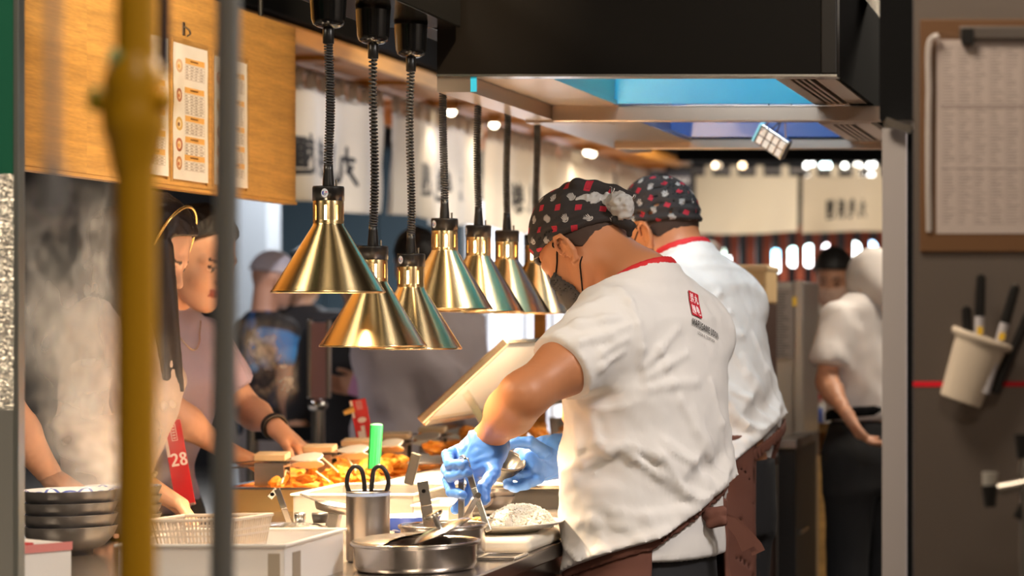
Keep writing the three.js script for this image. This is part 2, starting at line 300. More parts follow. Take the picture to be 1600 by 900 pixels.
[[-3.08, -2.36], [-2.33, -1.72], [-1.7, -0.9]].forEach(([x0, x1], k) => {
  const L = x1 - x0, g = thing('noren_curtain', ['cream noren curtain at the back beside the dark framed notice', 'cream noren curtain with reversed lettering hanging across the back', 'cream noren curtain at the back over the white-capped worker'][k], 'curtain', V(x0, 2.33, -18.05), 'noren curtains across the back');
  lpart(g, 'cloth', flipU(norenCloth(L, 0.4, k * 2.1 + 0.5)), k === 1 ? norenMat : norenPlain);
  const n = Math.round(L / 0.17); for (let i = 0; i < n; i++) { const t = lpart(g, 'hanging_tab', tabs, norenPlain); t.position.set((i + 0.5) * L / n, -0.004, 0); }
});

// ---------------------------------------------------------------- lattice screen at the back and what glows behind it
{
  const g = thing('slatted_screen', 'red brown slatted wooden screen under the back curtain', 'screen', V(-1.5, 0, -18.5));
  const red = std([0.30, 0.055, 0.022], 0.5), geo = dbox(-0.03, 0.03, 0, 1.95, 0, 0.05), geo2 = dbox(-0.012, 0.012, 1.95, 2.55, 0, 0.03);
  for (let i = 0; i < 34; i++) { const m = lpart(g, 'slat', geo, red); m.position.set(-1.85 + i * 0.118, 0, 0); }
  lpart(g, 'top_rail', dbox(-1.95, 2.2, 1.95, 2.0, -0.01, 0.06), red); lpart(g, 'middle_rail', dbox(-1.95, 2.2, 1.2, 1.26, -0.01, 0.06), red);
}
const shopGlow = [[1212, 398, 24, [0.35, 0.75, 1]], [1213, 415, 30, [0.9, 1, 1]], [1240, 395, 26, [0.7, 1, 0.95]], [1240, 408, 26, [1, 1, 1]], [1265, 392, 28, [0.8, 1, 1]], [1264, 407, 28, [1, 1, 1]], [1292, 387, 18, [1, 0.85, 0.9]], [1334, 388, 30, [0.85, 1, 1]], [1340, 402, 26, [1, 1, 1]], [1361, 386, 26, [0.5, 0.7, 1]], [1361, 396, 26, [1, 1, 1]], [1124, 395, 26, [0.8, 1, 0.85]], [1121, 407, 16, [1, 0.95, 0.85]], [1141, 407, 18, [0.85, 0.9, 0.9]], [1265, 259, 24, [1, 1, 0.95]], [1290, 259, 24, [0.8, 1, 1]], [1320, 259, 12, [1, 1, 0.9]], [1340, 260, 18, [1, 0.95, 0.85]], [1362, 260, 22, [1, 1, 0.95]], [1266, 280, 22, [1, 1, 0.95]], [1342, 278, 16, [1, 1, 0.95]], [1362, 278, 22, [1, 1, 1]], [1160, 259, 14, [1, 0.7, 0.4]], [1120, 259, 18, [1, 0.75, 0.5]]];
let shopN = 0;
for (const [px, py, s, c] of shopGlow) {
  const gd = 19.4 + 0.11 * shopN++, p = W(px, py, gd), r = s / F * gd * 0.34;
  const g = thing('shop_globe_lamp', 'small round glowing shop lamp seen behind the slatted screen', 'lamp', p, 'shop lamps behind the slatted screen');
  lpart(g, 'globe_bulb', new THREE.SphereGeometry(r, 16, 12), std([1, 1, 1], 0.5, 0, { emissive: col(...c), emissiveIntensity: 9 }));
  lpart(g, 'stem', rod(V(0, r * 0.9, 0), V(0, CEIL - p.y, 0), 0.006), blackPaint);
}
{
  const p = W(1063, 330, 17.7), g = thing('framed_notice', 'dark framed notice with pale lower sheet in the far corner', 'notice', V(p.x, 1.75, -17.7));
  lpart(g, 'frame', box(-0.1, 0.09, 0.0, 0.63, -0.015, 0.015, 0.006), blackPaint);
  lpart(g, 'sheet', box(-0.08, 0.06, 0.02, 0.34, 0.0155, 0.02), std([0.55, 0.47, 0.45], 0.7));
  lpart(g, 'header_panel', box(-0.09, 0.08, 0.4, 0.6, 0.0155, 0.021), std([0.035, 0.04, 0.06], 0.5));
  const wh = std([0.6, 0.6, 0.65], 0.6); for (let i = 0; i < 2; i++) for (let j = 0; j < 4; j++) lpart(g, 'printed_mark', box(-0.075 + j * 0.038, -0.05 + j * 0.038, 0.43 + i * 0.08, 0.47 + i * 0.08, 0.0212, 0.0222), wh);
}

// ---------------------------------------------------------------- mall side background
{
  const p = thing('mall_pillar', 'pale grey square pillar on the mall side beyond the customers', 'pillar', V(-5.15, 0, -15));
  lpart(p, 'shaft', box(-0.13, 0.12, 0.12, CEIL, -0.12, 0.12, 0.01), std([0.2, 0.21, 0.22], 0.6)); lpart(p, 'plinth', box(-0.15, 0.14, 0, 0.12, -0.14, 0.14, 0.01), steelDark);
  const q = thing('shop_partition', 'dark teal shop partition beneath the curtains', 'partition', V(-5.5, 0, -19.2));
  for (let i = 0; i < 4; i++) lpart(q, 'panel', box(-0.95 + i * 0.4, -0.56 + i * 0.4, 0.05, 2.6, -0.03, 0.03, 0.006), std([0.018, 0.036, 0.048], 0.55));
  lpart(q, 'base_rail', box(-0.96, 0.66, 0, 0.05, -0.04, 0.04), blackPaint);
  const w = thing('shop_window', 'bright lavender white lit shop window beyond the hanging lamps', 'window', W(790, 0, 18.4).setY(0));
  const wx0 = W(727, 0, 18.4).x - w.position.x, wx1 = W(905, 0, 18.4).x - w.position.x;
  lpart(w, 'light_panel', box(wx0, wx1, 0.35, 2.17, -0.05, -0.03), std([0.8, 0.8, 0.85], 0.6, 0, { emissive: col(0.86, 0.84, 0.95), emissiveIntensity: 0.3 }));
  for (const px of [727, 760, 820, 862, 903]) { const x = W(px, 0, 18.4).x - w.position.x; lpart(w, 'mullion', box(x - 0.014, x + 0.014, 0.3, 2.2, -0.03, 0.02), px === 760 ? steelDark : steelPlain); }
  lpart(w, 'sill', box(wx0 - 0.03, wx1 + 0.03, 0.26, 0.35, -0.05, 0.05), std([0.2, 0.16, 0.15], 0.5));
  lpart(w, 'mid_rail', box(wx0, wx1, 1.0, 1.03, -0.03, 0.015), steelPlain);
  const wl = new THREE.RectAreaLight(col(0.86, 0.86, 1), 0.8, wx1 - wx0, 1.7); wl.position.set((wx0 + wx1) / 2, 1.25, 0.03); w.add(wl); wl.rotation.set(0, Math.PI, 0);
  lpart(w, 'base_wall', box(wx0 - 0.03, wx1 + 0.03, 0, 0.26, -0.05, 0.04), std([0.2, 0.16, 0.15], 0.5));
}

// ---------------------------------------------------------------- extraction hood
{
  const hx0 = -1.53, hx1 = -0.65, hy = 1.882, d0 = 5.63, d1 = 6.42, d2 = 7.19, d3 = 7.75;
  const g = thing('extractor_hood', 'large dark stainless extraction hood with blue film inside over the cook line', 'hood', V(-1.09, hy, -6.6));
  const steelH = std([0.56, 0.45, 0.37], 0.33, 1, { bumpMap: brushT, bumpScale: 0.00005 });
  part(g, 'front_panel', dbox(hx0, hx1 - 0.036, hy + 0.004, CEIL - 0.002, d0, d0 + 0.02), hoodBlack, 'blackened front panel');
  part(g, 'corner_post', dbox(hx1 - 0.036, hx1, hy + 0.004, CEIL - 0.002, d0 - 0.004, d0 + 0.05, 0.004), std([0.012, 0.009, 0.007], 0.4, 0.3), 'dark steel corner post');
  part(g, 'side_panel', dbox(hx1 - 0.012, hx1 - 0.002, hy + 0.004, CEIL - 0.002, d0 + 0.05, d3), std([0.003, 0.0025, 0.002], 0.8, 0, { specularIntensity: 0.2 }), 'black side panel');
  part(g, 'side_panel', dbox(hx0, hx0 + 0.012, hy + 0.004, CEIL - 0.002, d0 + 0.02, d3), steelDark);
  part(g, 'front_lip', dbox(hx0, hx1, hy - 0.001, hy + 0.004, d0 - 0.006, d0 + 0.05), steelPlain, 'bright steel lower lip');
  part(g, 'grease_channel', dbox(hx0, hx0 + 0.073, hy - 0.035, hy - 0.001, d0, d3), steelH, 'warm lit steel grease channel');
  part(g, 'blue_strip', dbox(hx0 + 0.074, hx0 + 0.087, hy - 0.034, hy - 0.001, d0 - 0.002, d0 + 0.004), std([0.03, 0.4, 0.72], 0.3), 'narrow blue strip');  // thin blue piece at the end of the grease channel
  part(g, 'left_flange', dbox(hx0 + 0.073, -1.29, hy, hy + 0.012, d0 + 0.05, d1), steelH);
  part(g, 'left_flange', dbox(hx0 + 0.073, -1.24, hy - 0.04, hy - 0.028, d1 + 0.02, d2), steelH);
  // cross bars between the bays
  part(g, 'cross_bar', dbox(hx0 + 0.073, hx1 + 0.02, hy - 0.04, hy, d1, d1 + 0.03, 0.003), steelH, 'brushed steel cross bar');
  part(g, 'cross_bar', dbox(hx0 + 0.073, hx1 + 0.02, hy - 0.06, hy - 0.03, d2, d2 + 0.03, 0.003), steelH, 'brushed steel cross bar');
  part(g, 'cross_bar', dbox(hx0 + 0.0, hx0 + 0.21, hy - 0.041, hy - 0.002, d1 + 0.03, d1 + 0.1), steelH);
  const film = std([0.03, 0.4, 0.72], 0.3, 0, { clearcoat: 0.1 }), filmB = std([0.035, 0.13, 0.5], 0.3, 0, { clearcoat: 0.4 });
  // inner back walls covered with blue protective film, leaning
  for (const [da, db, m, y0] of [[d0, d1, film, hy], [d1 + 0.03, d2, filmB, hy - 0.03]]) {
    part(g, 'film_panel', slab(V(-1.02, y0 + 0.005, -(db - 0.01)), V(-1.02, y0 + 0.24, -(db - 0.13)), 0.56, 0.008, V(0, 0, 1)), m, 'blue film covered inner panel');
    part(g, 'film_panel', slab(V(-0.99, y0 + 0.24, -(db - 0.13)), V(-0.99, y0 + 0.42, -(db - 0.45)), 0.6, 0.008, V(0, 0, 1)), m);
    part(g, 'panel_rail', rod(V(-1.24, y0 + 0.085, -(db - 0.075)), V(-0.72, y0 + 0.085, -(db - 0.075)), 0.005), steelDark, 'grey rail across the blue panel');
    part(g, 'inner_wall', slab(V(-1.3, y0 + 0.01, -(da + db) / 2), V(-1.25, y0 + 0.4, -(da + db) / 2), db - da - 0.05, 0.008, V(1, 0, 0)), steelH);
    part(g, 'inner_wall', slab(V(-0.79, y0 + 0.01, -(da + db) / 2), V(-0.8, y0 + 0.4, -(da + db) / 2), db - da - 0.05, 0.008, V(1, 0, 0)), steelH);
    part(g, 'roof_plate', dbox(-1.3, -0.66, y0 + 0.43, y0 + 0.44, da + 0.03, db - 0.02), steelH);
    // exhaust grille on the right of the bay
    const a0 = -0.795, a1 = hx1 - 0.012, yy = y0 + (da === d0 ? 0 : -0.01);
    part(g, 'grille_frame', dbox(a0, a0 + 0.03, yy, yy + 0.012, da + 0.05, db), steelH); part(g, 'grille_frame', dbox(a1 - 0.045, a1, yy, yy + 0.012, da + 0.05, db), steelH);
    part(g, 'grille_frame', dbox(a0, a1, yy, yy + 0.012, da + 0.02, da + 0.07), steelH); part(g, 'grille_frame', dbox(a0, a1, yy, yy + 0.012, db - 0.06, db), steelH);
    part(g, 'grille_recess', dbox(a0, a1, yy + 0.2, yy + 0.205, da + 0.05, db), steelH); part(g, 'recess_side', dbox(a0, a0 + 0.003, yy + 0.012, yy + 0.2, da + 0.05, db), steelH);
    for (let i = 1; i < 4; i++) { const x = a0 + 0.03 + i * (a1 - a0 - 0.075) / 4; part(g, 'grille_slat', slab(V(x, yy + 0.004, -(da + 0.07)), V(x, yy + 0.004, -(db - 0.06)), 0.007, 0.012, V(0, 1, 0)), steelH); }
    // strip lamp inside the bay
    const lx = -1.02, ly = y0 + 0.36, ld = da + 0.1;
    part(g, 'strip_lamp', rod(V(lx - 0.24, ly, -ld), V(lx + 0.24, ly, -ld), 0.012), std([1, 1, 1], 0.4, 0, { emissive: col(0.85, 0.95, 1), emissiveIntensity: 12 }));
    const s = new THREE.RectAreaLight(col(0.85, 0.95, 1), da === d0 ? 75 : 42, 0.46, 0.05); s.position.set(lx, ly - 0.016, -ld - 0.01).sub(g.position); g.add(s); s.rotation.set(-Math.PI * 0.28, 0, 0);
  }
}
single('black_lintel', dbox(-2.17, 0.4, 2.092, CEIL - 0.002, 12.2, 12.3), blackMatte, 'black lintel above the back of the kitchen behind the hood', 'lintel');

// hanging flood lamp below the hood
{
  const c = W(1208, 221, 6.9), g = thing('flood_lamp', 'small silver LED flood lamp dangling on wires below the hood', 'lamp', c);
  const q = new THREE.Quaternion().setFromEuler(new THREE.Euler(0.25, -0.35, -0.52));
  const put = (geo) => geo.applyQuaternion(q);
  lpart(g, 'housing', put(new RoundedBoxGeometry(0.095, 0.06, 0.025, 3, 0.006)), steelPlain);
  lpart(g, 'end_cap', put(box(-0.052, -0.046, -0.028, 0.028, -0.011, 0.013)), std([0.3, 0.75, 0.9], 0.4), 'pale blue end cap');
  const led = std([0.9, 0.8, 0.7], 0.35, 0, { emissive: col(1, 0.9, 0.75), emissiveIntensity: 0.12 });
  for (let i = 0; i < 4; i++) for (let j = 0; j < 2; j++) lpart(g, 'led_cell', put(box(-0.039 + i * 0.021, -0.024 + i * 0.021, -0.023 + j * 0.025, -0.004 + j * 0.025, 0.0125, 0.0155)), led);
  const top = W(1180, 130, 6.4).sub(c), t2 = W(1232, 156, 6.5).sub(c);
  lpart(g, 'wire', tube([V(-0.01, 0.028, 0), W(1218, 190, 6.85).sub(c), W(1200, 172, 6.7).sub(c), W(1204, 150, 6.6).sub(c), top.clone().add(V(0.02, 0.03, 0))], 0.0022, 30, 6), blackPaint);
  lpart(g, 'wire', tube([V(0.012, 0.03, 0), W(1226, 175, 6.8).sub(c), t2, W(1212, 130, 6.5).sub(c)], 0.0022, 30, 6), blackPaint);
  lpart(g, 'connector', box(-0.008, 0.008, -0.02, 0.02, -0.008, 0.008, 0.003).applyQuaternion(new THREE.Quaternion().setFromEuler(new THREE.Euler(0, 0, -0.4))).translate(top.x, top.y, top.z), blackPaint, 'dark plug');
  lpart(g, 'bracket', tube([W(1190, 205, 6.88).sub(c), W(1222, 168, 6.85).sub(c), W(1228, 215, 6.88).sub(c)], 0.002, 20, 6), steelPlain);
}

// ---------------------------------------------------------------- heat lamps
single('lamp_rail', dbox(-1.66, -1.47, 1.985, 2.1, 4.3, 5.6, 0.004), blackGloss, 'glossy black overhead rail carrying the heat lamps', 'rail');
single('lamp_rail', dbox(-1.6, -1.532, 1.985, 2.04, 5.6, 7.1, 0.004), blackGloss, 'thin black rail beside the hood carrying the farther heat lamps', 'rail');
const RX = -1.546;
const lampD = [4.92, 5.21, 5.483, 5.751, 6.049, 6.324, 6.629], lampY = [1.4006, 1.2936, 1.2846, 1.37, 1.3645, 1.3615, 1.36];
const shadeGeo = lathe([[0.1052, -0.001], [0.1062, 0.0015], [0.1052, 0.0035], [0.1036, 0.0045], [0.029, 0.1285], [0.0285, 0.132], [0.0275, 0.132], [0.0278, 0.1275], [0.1024, 0.0042], [0.1052, -0.001]], 96);
const shadeIn = null;
const ringLow = lathe([[0.0285, 0.13], [0.0285, 0.139], [0.0273, 0.139], [0.0273, 0.13], [0.0285, 0.13]], 48), ringHigh = ringLow.clone().scale(1, 1, 1).translate(0, 0.037, 0);
const vaneGeo = lathe([[0.0285, 0.139], [0.0285, 0.167], [0.0273, 0.167], [0.0273, 0.139], [0.0285, 0.139]], 10, 0, Math.PI / 4 - 0.16);
const capGeo = merge([lathe([[0, 0.176], [0.0295, 0.176], [0.0295, 0.201], [0.028, 0.204], [0, 0.204]], 40)]);
const bootGeo = lathe([[0.011, 0.204], [0.0105, 0.215], [0.0088, 0.235], [0.0085, 0.247], [0, 0.247]], 20);
const cupGeo = lathe([[0, 0], [0.009, 0], [0.02, 0.003], [0.028, 0.008], [0.0315, 0.018], [0.0345, 0.07], [0.0355, 0.078], [0, 0.078]], 40);
const stemGeo = lathe([[0, -0.028], [0.0105, -0.028], [0.0105, 0.002], [0, 0.002]], 16);
const stickT = canvasTex(64, 48, (x) => { x.fillStyle = '#d9dce6'; x.fillRect(0, 0, 64, 48); x.fillStyle = '#3346a8'; x.fillRect(8, 10, 14, 28); x.fillStyle = '#c04a5a'; x.fillRect(40, 14, 16, 8); x.fillStyle = '#4a5560'; x.fillRect(26, 26, 30, 4); x.fillRect(26, 33, 22, 4); });
const stickMat = std([1, 1, 1], 0.4, 0, { map: stickT });
function stickerGeo() { const n = 12, pos = [], uv = [], idx = []; for (let j = 0; j <= n; j++) for (let i = 0; i <= n; i++) { let a = i / n * 2 - 1, b = j / n * 2 - 1; const r = Math.max(Math.abs(a), Math.abs(b)), q = Math.hypot(a, b) || 1; a *= r / q; b *= r / q; const t = a * 0.22; pos.push(0.0299 * Math.sin(t), 0.19 + b * 0.0085, 0.0299 * Math.cos(t)); uv.push(i / n, j / n); } for (let j = 0; j < n; j++) for (let i = 0; i < n; i++) { const p = j * (n + 1) + i; idx.push(p, p + 1, p + n + 1, p + 1, p + n + 2, p + n + 1); } const g = new THREE.BufferGeometry(); g.setAttribute('position', new THREE.Float32BufferAttribute(pos, 3)); g.setAttribute('uv', new THREE.Float32BufferAttribute(uv, 2)); g.setIndex(idx); g.computeVertexNormals(); return g; }
const stick = stickerGeo();
const bulbMat = std([1, 0.9, 0.75], 0.4, 0, { emissive: col(1, 0.8, 0.5), emissiveIntensity: 16 });
const cordMat = std([0.05, 0.05, 0.052], 0.3, 0.2);
lampD.forEach((d, k) => {
  const y = lampY[k], top = k < 3 ? 1.985 : 1.985, g = thing('heat_lamp', ['brass cone heat lamp hung highest on the wide black rail, next to the menu board', 'brass cone heat lamp hanging low, second from the menu board', 'brass cone heat lamp hanging low, third from the menu board', 'brass cone heat lamp first below the edge of the hood', 'brass cone heat lamp second below the hood edge', 'brass cone heat lamp third below the hood edge, beside the cook\'s face', 'brass cone heat lamp farthest along the row, hidden behind the cook\'s bandana'][k], 'heat lamp', V(RX, y, -d), 'row of brass heat lamps');
  lpart(g, 'shade', shadeGeo, brass, 'spun brass cone shade');
  const neck = lpart(g, 'neck', mergeGeometries([ringLow, ringHigh]), brass);
  for (let i = 0; i < 8; i++) { const v = lpart(neck, 'neck_vane', vaneGeo, brass); v.rotation.y = i * Math.PI / 4 + 0.2 + k * 0.35; }
  lpart(g, 'cap', capGeo, blackPaint, 'black cap'); lpart(g, 'switch_pin', rod(V(0.02, 0.2, 0.015), V(0.02, 0.216, 0.015), 0.0022), steelPlain);
  const s = lpart(g, 'sticker', stick, stickMat, 'small oval sticker'); s.rotation.y = [0.35, 2.4, -0.25, -0.35, -0.75, 2.5, 1][k] - 0.28;
  lpart(g, 'cord_boot', bootGeo, blackPaint);
  const cupY = top - y - 0.078, dark = k > 2;
  if (k < 3) { const c = lpart(g, 'ceiling_cup', cupGeo, blackGloss, 'glossy black ceiling cup'); c.position.y = cupY; const st = lpart(c, 'cup_stem', stemGeo, blackPaint); }
  const y0 = 0.245, y1 = k < 3 ? cupY - 0.026 : top - y, pitchA = k === 1 ? 0.0072 : k === 2 ? 0.0068 : 0.0055, turns = (y1 - y0) / pitchA, pts = [], n = Math.ceil(turns * 10), R = 0.0072;
  for (let i = 0; i <= n; i++) { const t = i / n, a = t * turns * Math.PI * 2, sway = 0.004 * Math.sin(t * 3 + k); pts.push(V(R * Math.cos(a) + sway * t * (1 - t) * 4, y0 + (y1 - y0) * (k === 1 || k === 2 ? Math.pow(t, 1.12) : t), R * Math.sin(a))); }
  class Poly extends THREE.Curve { getPoint(t, o = V(0, 0, 0)) { const f = t * (pts.length - 1), i = Math.min(pts.length - 2, Math.floor(f)); return o.lerpVectors(pts[i], pts[i + 1], f - i); } }
  lpart(g, 'coiled_cord', new THREE.TubeGeometry(new Poly(), n, 0.0021, 6, false), cordMat, 'coiled dark cord');
  lpart(g, 'core_cable', rod(V(0, y0, 0), V(0, y1, 0), 0.004, 0.004, 8), blackPaint);
  const b = lpart(g, 'bulb', lathe([[0, 0.075], [0.018, 0.078], [0.026, 0.09], [0.024, 0.105], [0.013, 0.13], [0.011, 0.165], [0, 0.17]], 24), bulbMat, 'glowing bulb inside the shade');
  const L = new THREE.PointLight(col(...LAMP_COLOR), LAMP_CD); L.position.set(0, 0.095, 0); L.castShadow = true; L.shadow.radius = 1.0; g.add(L);
});

// ---------------------------------------------------------------- serving counter
const CT = 0.896;
{
  const g = thing('serving_counter', 'long stainless steel serving counter in front of the cooks', 'counter', V(-1.65, 0, -6));
  const top = std([0.5, 0.46, 0.43], 0.24, 1, { bumpMap: brushT, bumpScale: 0.00008 });
  part(g, 'counter_top', metricUV(dbox(-2.14, -1.16, CT - 0.03, CT, 3.5, 8.4, 0.004), 3), top, 'brushed steel top');
  part(g, 'front_apron', dbox(-1.185, -1.173, CT - 0.075, CT - 0.03, 3.5, 8.4), top, 'steel edge');
  for (let i = 0; i < 5; i++) part(g, 'cabinet_door', dbox(-1.27, -1.25, 0.12, CT - 0.09, 3.55 + i * 0.97, 4.49 + i * 0.97, 0.004), top);
  part(g, 'cabinet_body', dbox(-2.1, -1.27, 0.1, CT - 0.03, 3.52, 8.38), top);
  part(g, 'plinth', dbox(-2.05, -1.32, 0, 0.1, 3.55, 8.3), blackMatte);
}
{ // raised display deck
  const g = thing('display_deck', 'raised food display deck with dark front and glaring white top', 'display deck', V(-1.6, CT, -7.1));
  part(g, 'front_face', dbox(-1.9, -1.2, CT, 0.944, 6.085, 6.11), std([0.05, 0.05, 0.052], 0.4, 0.6), 'dark grey front');
  part(g, 'edge_strip', dbox(-1.91, -1.19, 0.944, 0.954, 6.075, 6.12, 0.002), steelBright);
  part(g, 'body', dbox(-2.12, -1.2, CT, 0.944, 6.95, 8.35), steelDark); part(g, 'body', dbox(-1.83, -1.2, CT, 0.944, 6.11, 6.95), steelDark);
  part(g, 'deck_board', dbox(-2.1, -1.21, 0.944, 0.953, 6.97, 8.33), std([0.86, 0.82, 0.74], 0.4), 'white deck board'); part(g, 'deck_board', dbox(-1.82, -1.21, 0.944, 0.953, 6.12, 6.965), std([0.86, 0.82, 0.74], 0.4), 'white deck board');
}
{ // inset pan opening at the counter edge
  const g = thing('inset_pan', 'small rectangular steel pan sunk into the counter edge beside the pots', 'pan', V(-1.2, CT, -4.86));
  for (const [a, b, c, d] of [[-0.04, 0.04, -0.055, -0.045], [-0.04, 0.04, 0.045, 0.055], [-0.04, -0.032, -0.045, 0.045], [0.032, 0.04, -0.045, 0.045]]) lpart(g, 'rim', box(a, b, 0, 0.006, c, d, 0.002), steelBright);
  lpart(g, 'pan_floor', box(-0.032, 0.032, 0.0002, 0.0012, -0.045, 0.045), steelDark);
}
// ---- open pan with fried food
const litPanSteel = std([0.92, 0.68, 0.32], 0.34, 1);  // golden lamp light is put into this steel colour
const tongSteel = std([0.72, 0.69, 0.64], 0.38, 0.55);
{
  const g = thing('food_pan', 'shallow steel pan of fried food on the customer side, golden lamp light in its colour', 'pan', V(-1.98, CT, -6.45));
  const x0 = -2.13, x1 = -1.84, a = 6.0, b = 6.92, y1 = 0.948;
  part(g, 'wall', dbox(x0, x1, CT, y1, a, a + 0.006), litPanSteel); part(g, 'wall', dbox(x0, x1, CT, y1, b - 0.006, b), litPanSteel);
  part(g, 'wall', dbox(x0, x0 + 0.006, CT, y1, a + 0.006, b - 0.006), litPanSteel); part(g, 'wall', dbox(x1 - 0.006, x1, CT, y1, a + 0.006, b - 0.006), litPanSteel);
  part(g, 'pan_floor', dbox(x0 + 0.006, x1 - 0.006, CT, CT + 0.008, a + 0.006, b - 0.006), litPanSteel);
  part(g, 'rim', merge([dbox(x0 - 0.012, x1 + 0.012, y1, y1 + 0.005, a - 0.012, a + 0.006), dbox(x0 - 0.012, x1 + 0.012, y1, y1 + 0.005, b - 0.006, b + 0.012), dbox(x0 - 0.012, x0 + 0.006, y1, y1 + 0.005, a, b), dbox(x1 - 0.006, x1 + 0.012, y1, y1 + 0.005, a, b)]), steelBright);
}
function lump(r, s, rough = 0.45, sq = [1, 0.6, 0.8]) {
  const g = new THREE.IcosahedronGeometry(r, 3); const p = g.attributes.position;
  for (let i = 0; i < p.count; i++) { const v = V(p.getX(i), p.getY(i), p.getZ(i)).normalize(), n = 1 + rough * N3(v.x * 2.2 + s, v.y * 2.2, v.z * 2.2) + rough * 0.5 * N3(v.x * 6, v.y * 6 + s, v.z * 6); p.setXYZ(i, v.x * r * n * sq[0], v.y * r * n * sq[1], v.z * r * n * sq[2]); }
  g.computeVertexNormals(); return toCreasedNormals(g, 0.9);
}
const friedT = dataTex(128, 128, (u, v) => { const n = 0.5 + 0.5 * N3(u * 9, v * 9, 2) + 0.3 * N3(u * 30, v * 30, 5); return [0.78 + 0.15 * n, 0.42 + 0.3 * n, 0.1 + 0.2 * n]; }, true);
const fried = std([1, 1, 1], 0.5, 0, { map: friedT }), friedPale = std([1, 0.88, 0.66], 0.55, 0, { map: friedT });
const lumps = [0, 1, 2, 3, 4].map((k) => lump(0.03, k * 3.7 + 1, 0.5)), strips = [0, 1, 2].map((k) => lump(0.026, k * 5.1 + 2, 0.4, [0.55, 0.5, 2.0]));
function fryPile(x0, x1, d0, d1, y, n, layers, label, group, m = fried) {
  const put = [];
  for (let i = 0; i < n; i++) {
    const k = Math.floor(rnd() * layers), strip = rnd() < 0.35, g = strip ? strips[i % 3] : lumps[i % 5], o = shadows(new THREE.Mesh(g, rnd() < 0.3 ? friedPale : m));
    o.name = numbered('tempura_piece'); o.userData = { label, category: 'tempura', group };
    const t = k / Math.max(1, layers); let best = null, far = -1; for (let q = 0; q < 16; q++) { const c = V(rr(x0 + t * (x1 - x0) * 0.18, x1 - t * (x1 - x0) * 0.18), y + 0.012 + k * 0.02, -rr(d0 + 0.03, d1 - 0.03)), m = put.reduce((a, e) => Math.min(a, e.distanceTo(c)), 9); if (m > far) { far = m; best = c; } } put.push(best); o.position.copy(best); o.rotation.set(rr(-0.4, 0.4), rnd() * 6.28, rr(-0.3, 0.3)); o.scale.setScalar(rr(0.7, 1.1)); scene.add(o);
  }
}
fryPile(-2.1, -1.88, 6.05, 6.4, CT + 0.015, 22, 3, 'golden fried tempura piece in the steel food pan', 'tempura in the food pan');
fryPile(-2.1, -1.88, 6.42, 6.88, CT + 0.02, 30, 3, 'golden fried tempura piece in the steel food pan', 'tempura in the food pan');
fryPile(-2.03, -1.68, 7.0, 8.0, 0.958, 34, 3, 'pale crisp tempura chunk piled on the white deck', 'tempura on the display deck', friedPale);
for (const [a, b] of [[[503, 715, 6.3], [528, 737, 6.2]], [[535, 705, 6.5], [556, 735, 6.4]], [[494, 737, 6.15], [515, 753, 6.1]], [[440, 755, 6.05], [447, 735, 6.12]]])
  single('skewer_stick', rod(W(...b), W(...a), 0.0022, 0.0022, 8), std([0.86, 0.76, 0.55], 0.6), 'thin pale skewer stick poking out of the fried food', 'skewer', 'skewers in the food pan');
// ---- tong holders along the customer edge
const tan = std([0.62, 0.47, 0.3], 0.5);
[6.1, 6.46, 6.77, 7.13, 7.5].forEach((d, k) => {
  const x = -2.05, g = thing('tong_holder', ['bent steel tong holder over the pan edge closest to the red 28 sign', 'bent steel tong holder second from the red 28 sign', 'bent steel tong holder third from the red 28 sign', 'bent steel tong holder behind the green handle', 'bent steel tong holder farthest from the red 28 sign'][k], 'tong holder', V(x, 0.95, -d), 'tong holders along the pans');
  lpart(g, 'front_plate', box(-0.035, 0.035, 0, 0.055, 0.02, 0.024), steelPlain); lpart(g, 'rear_plate', box(-0.035, 0.035, 0, 0.06, -0.024, -0.02), steelPlain);
  lpart(g, 'cradle', box(-0.036, 0.036, 0.045, 0.049, -0.02, 0.03), steelPlain); lpart(g, 'top_flap', box(-0.038, 0.038, 0.062, 0.078, -0.03, 0.012, 0.003).rotateX(0.15), tan, 'tan top flap');
  lpart(g, 'leg_bar', box(-0.006, 0.006, -0.054, 0.0, -0.003, 0.003), steelDark);
  const t = thing('serving_tongs', ['steel serving tongs with long handle beside the lavender customer\'s hand', 'steel serving tongs in the second holder from the red 28 sign', 'steel serving tongs in the third holder from the red 28 sign', 'steel serving tongs behind the green handle', 'steel serving tongs in the farthest holder'][k], 'tongs', V(x, 1.003, -d), 'serving tongs in the holders');
  for (const s of [-1, 1]) {
    lpart(t, 'handle', box(-0.115, 0.05, 0.0 + s * 0.006, 0.004 + s * 0.006, -0.009, 0.009, 0.0018), steelBright);
    const head = [[0.05, 0], [0.075, 0.012], [0.1, 0.014], [0.118, 0.008], [0.124, 0]]; const sh = new THREE.Shape(); sh.moveTo(0.04, -0.008); for (const [a, b] of head) sh.lineTo(a, b + 0.006); for (const [a, b] of [...head].reverse()) sh.lineTo(a, -b - 0.006); sh.closePath();
    lpart(t, 'scalloped_head', new THREE.ExtrudeGeometry(sh, { depth: 0.0016, bevelEnabled: true, bevelSize: 0.001, bevelThickness: 0.001, bevelSegments: 1 }).rotateX(-Math.PI / 2).rotateX(s * 0.5).translate(0, s * 0.008, 0), tongSteel);
  }
  t.rotation.z = 0.07; t.rotation.y = -0.1;
});
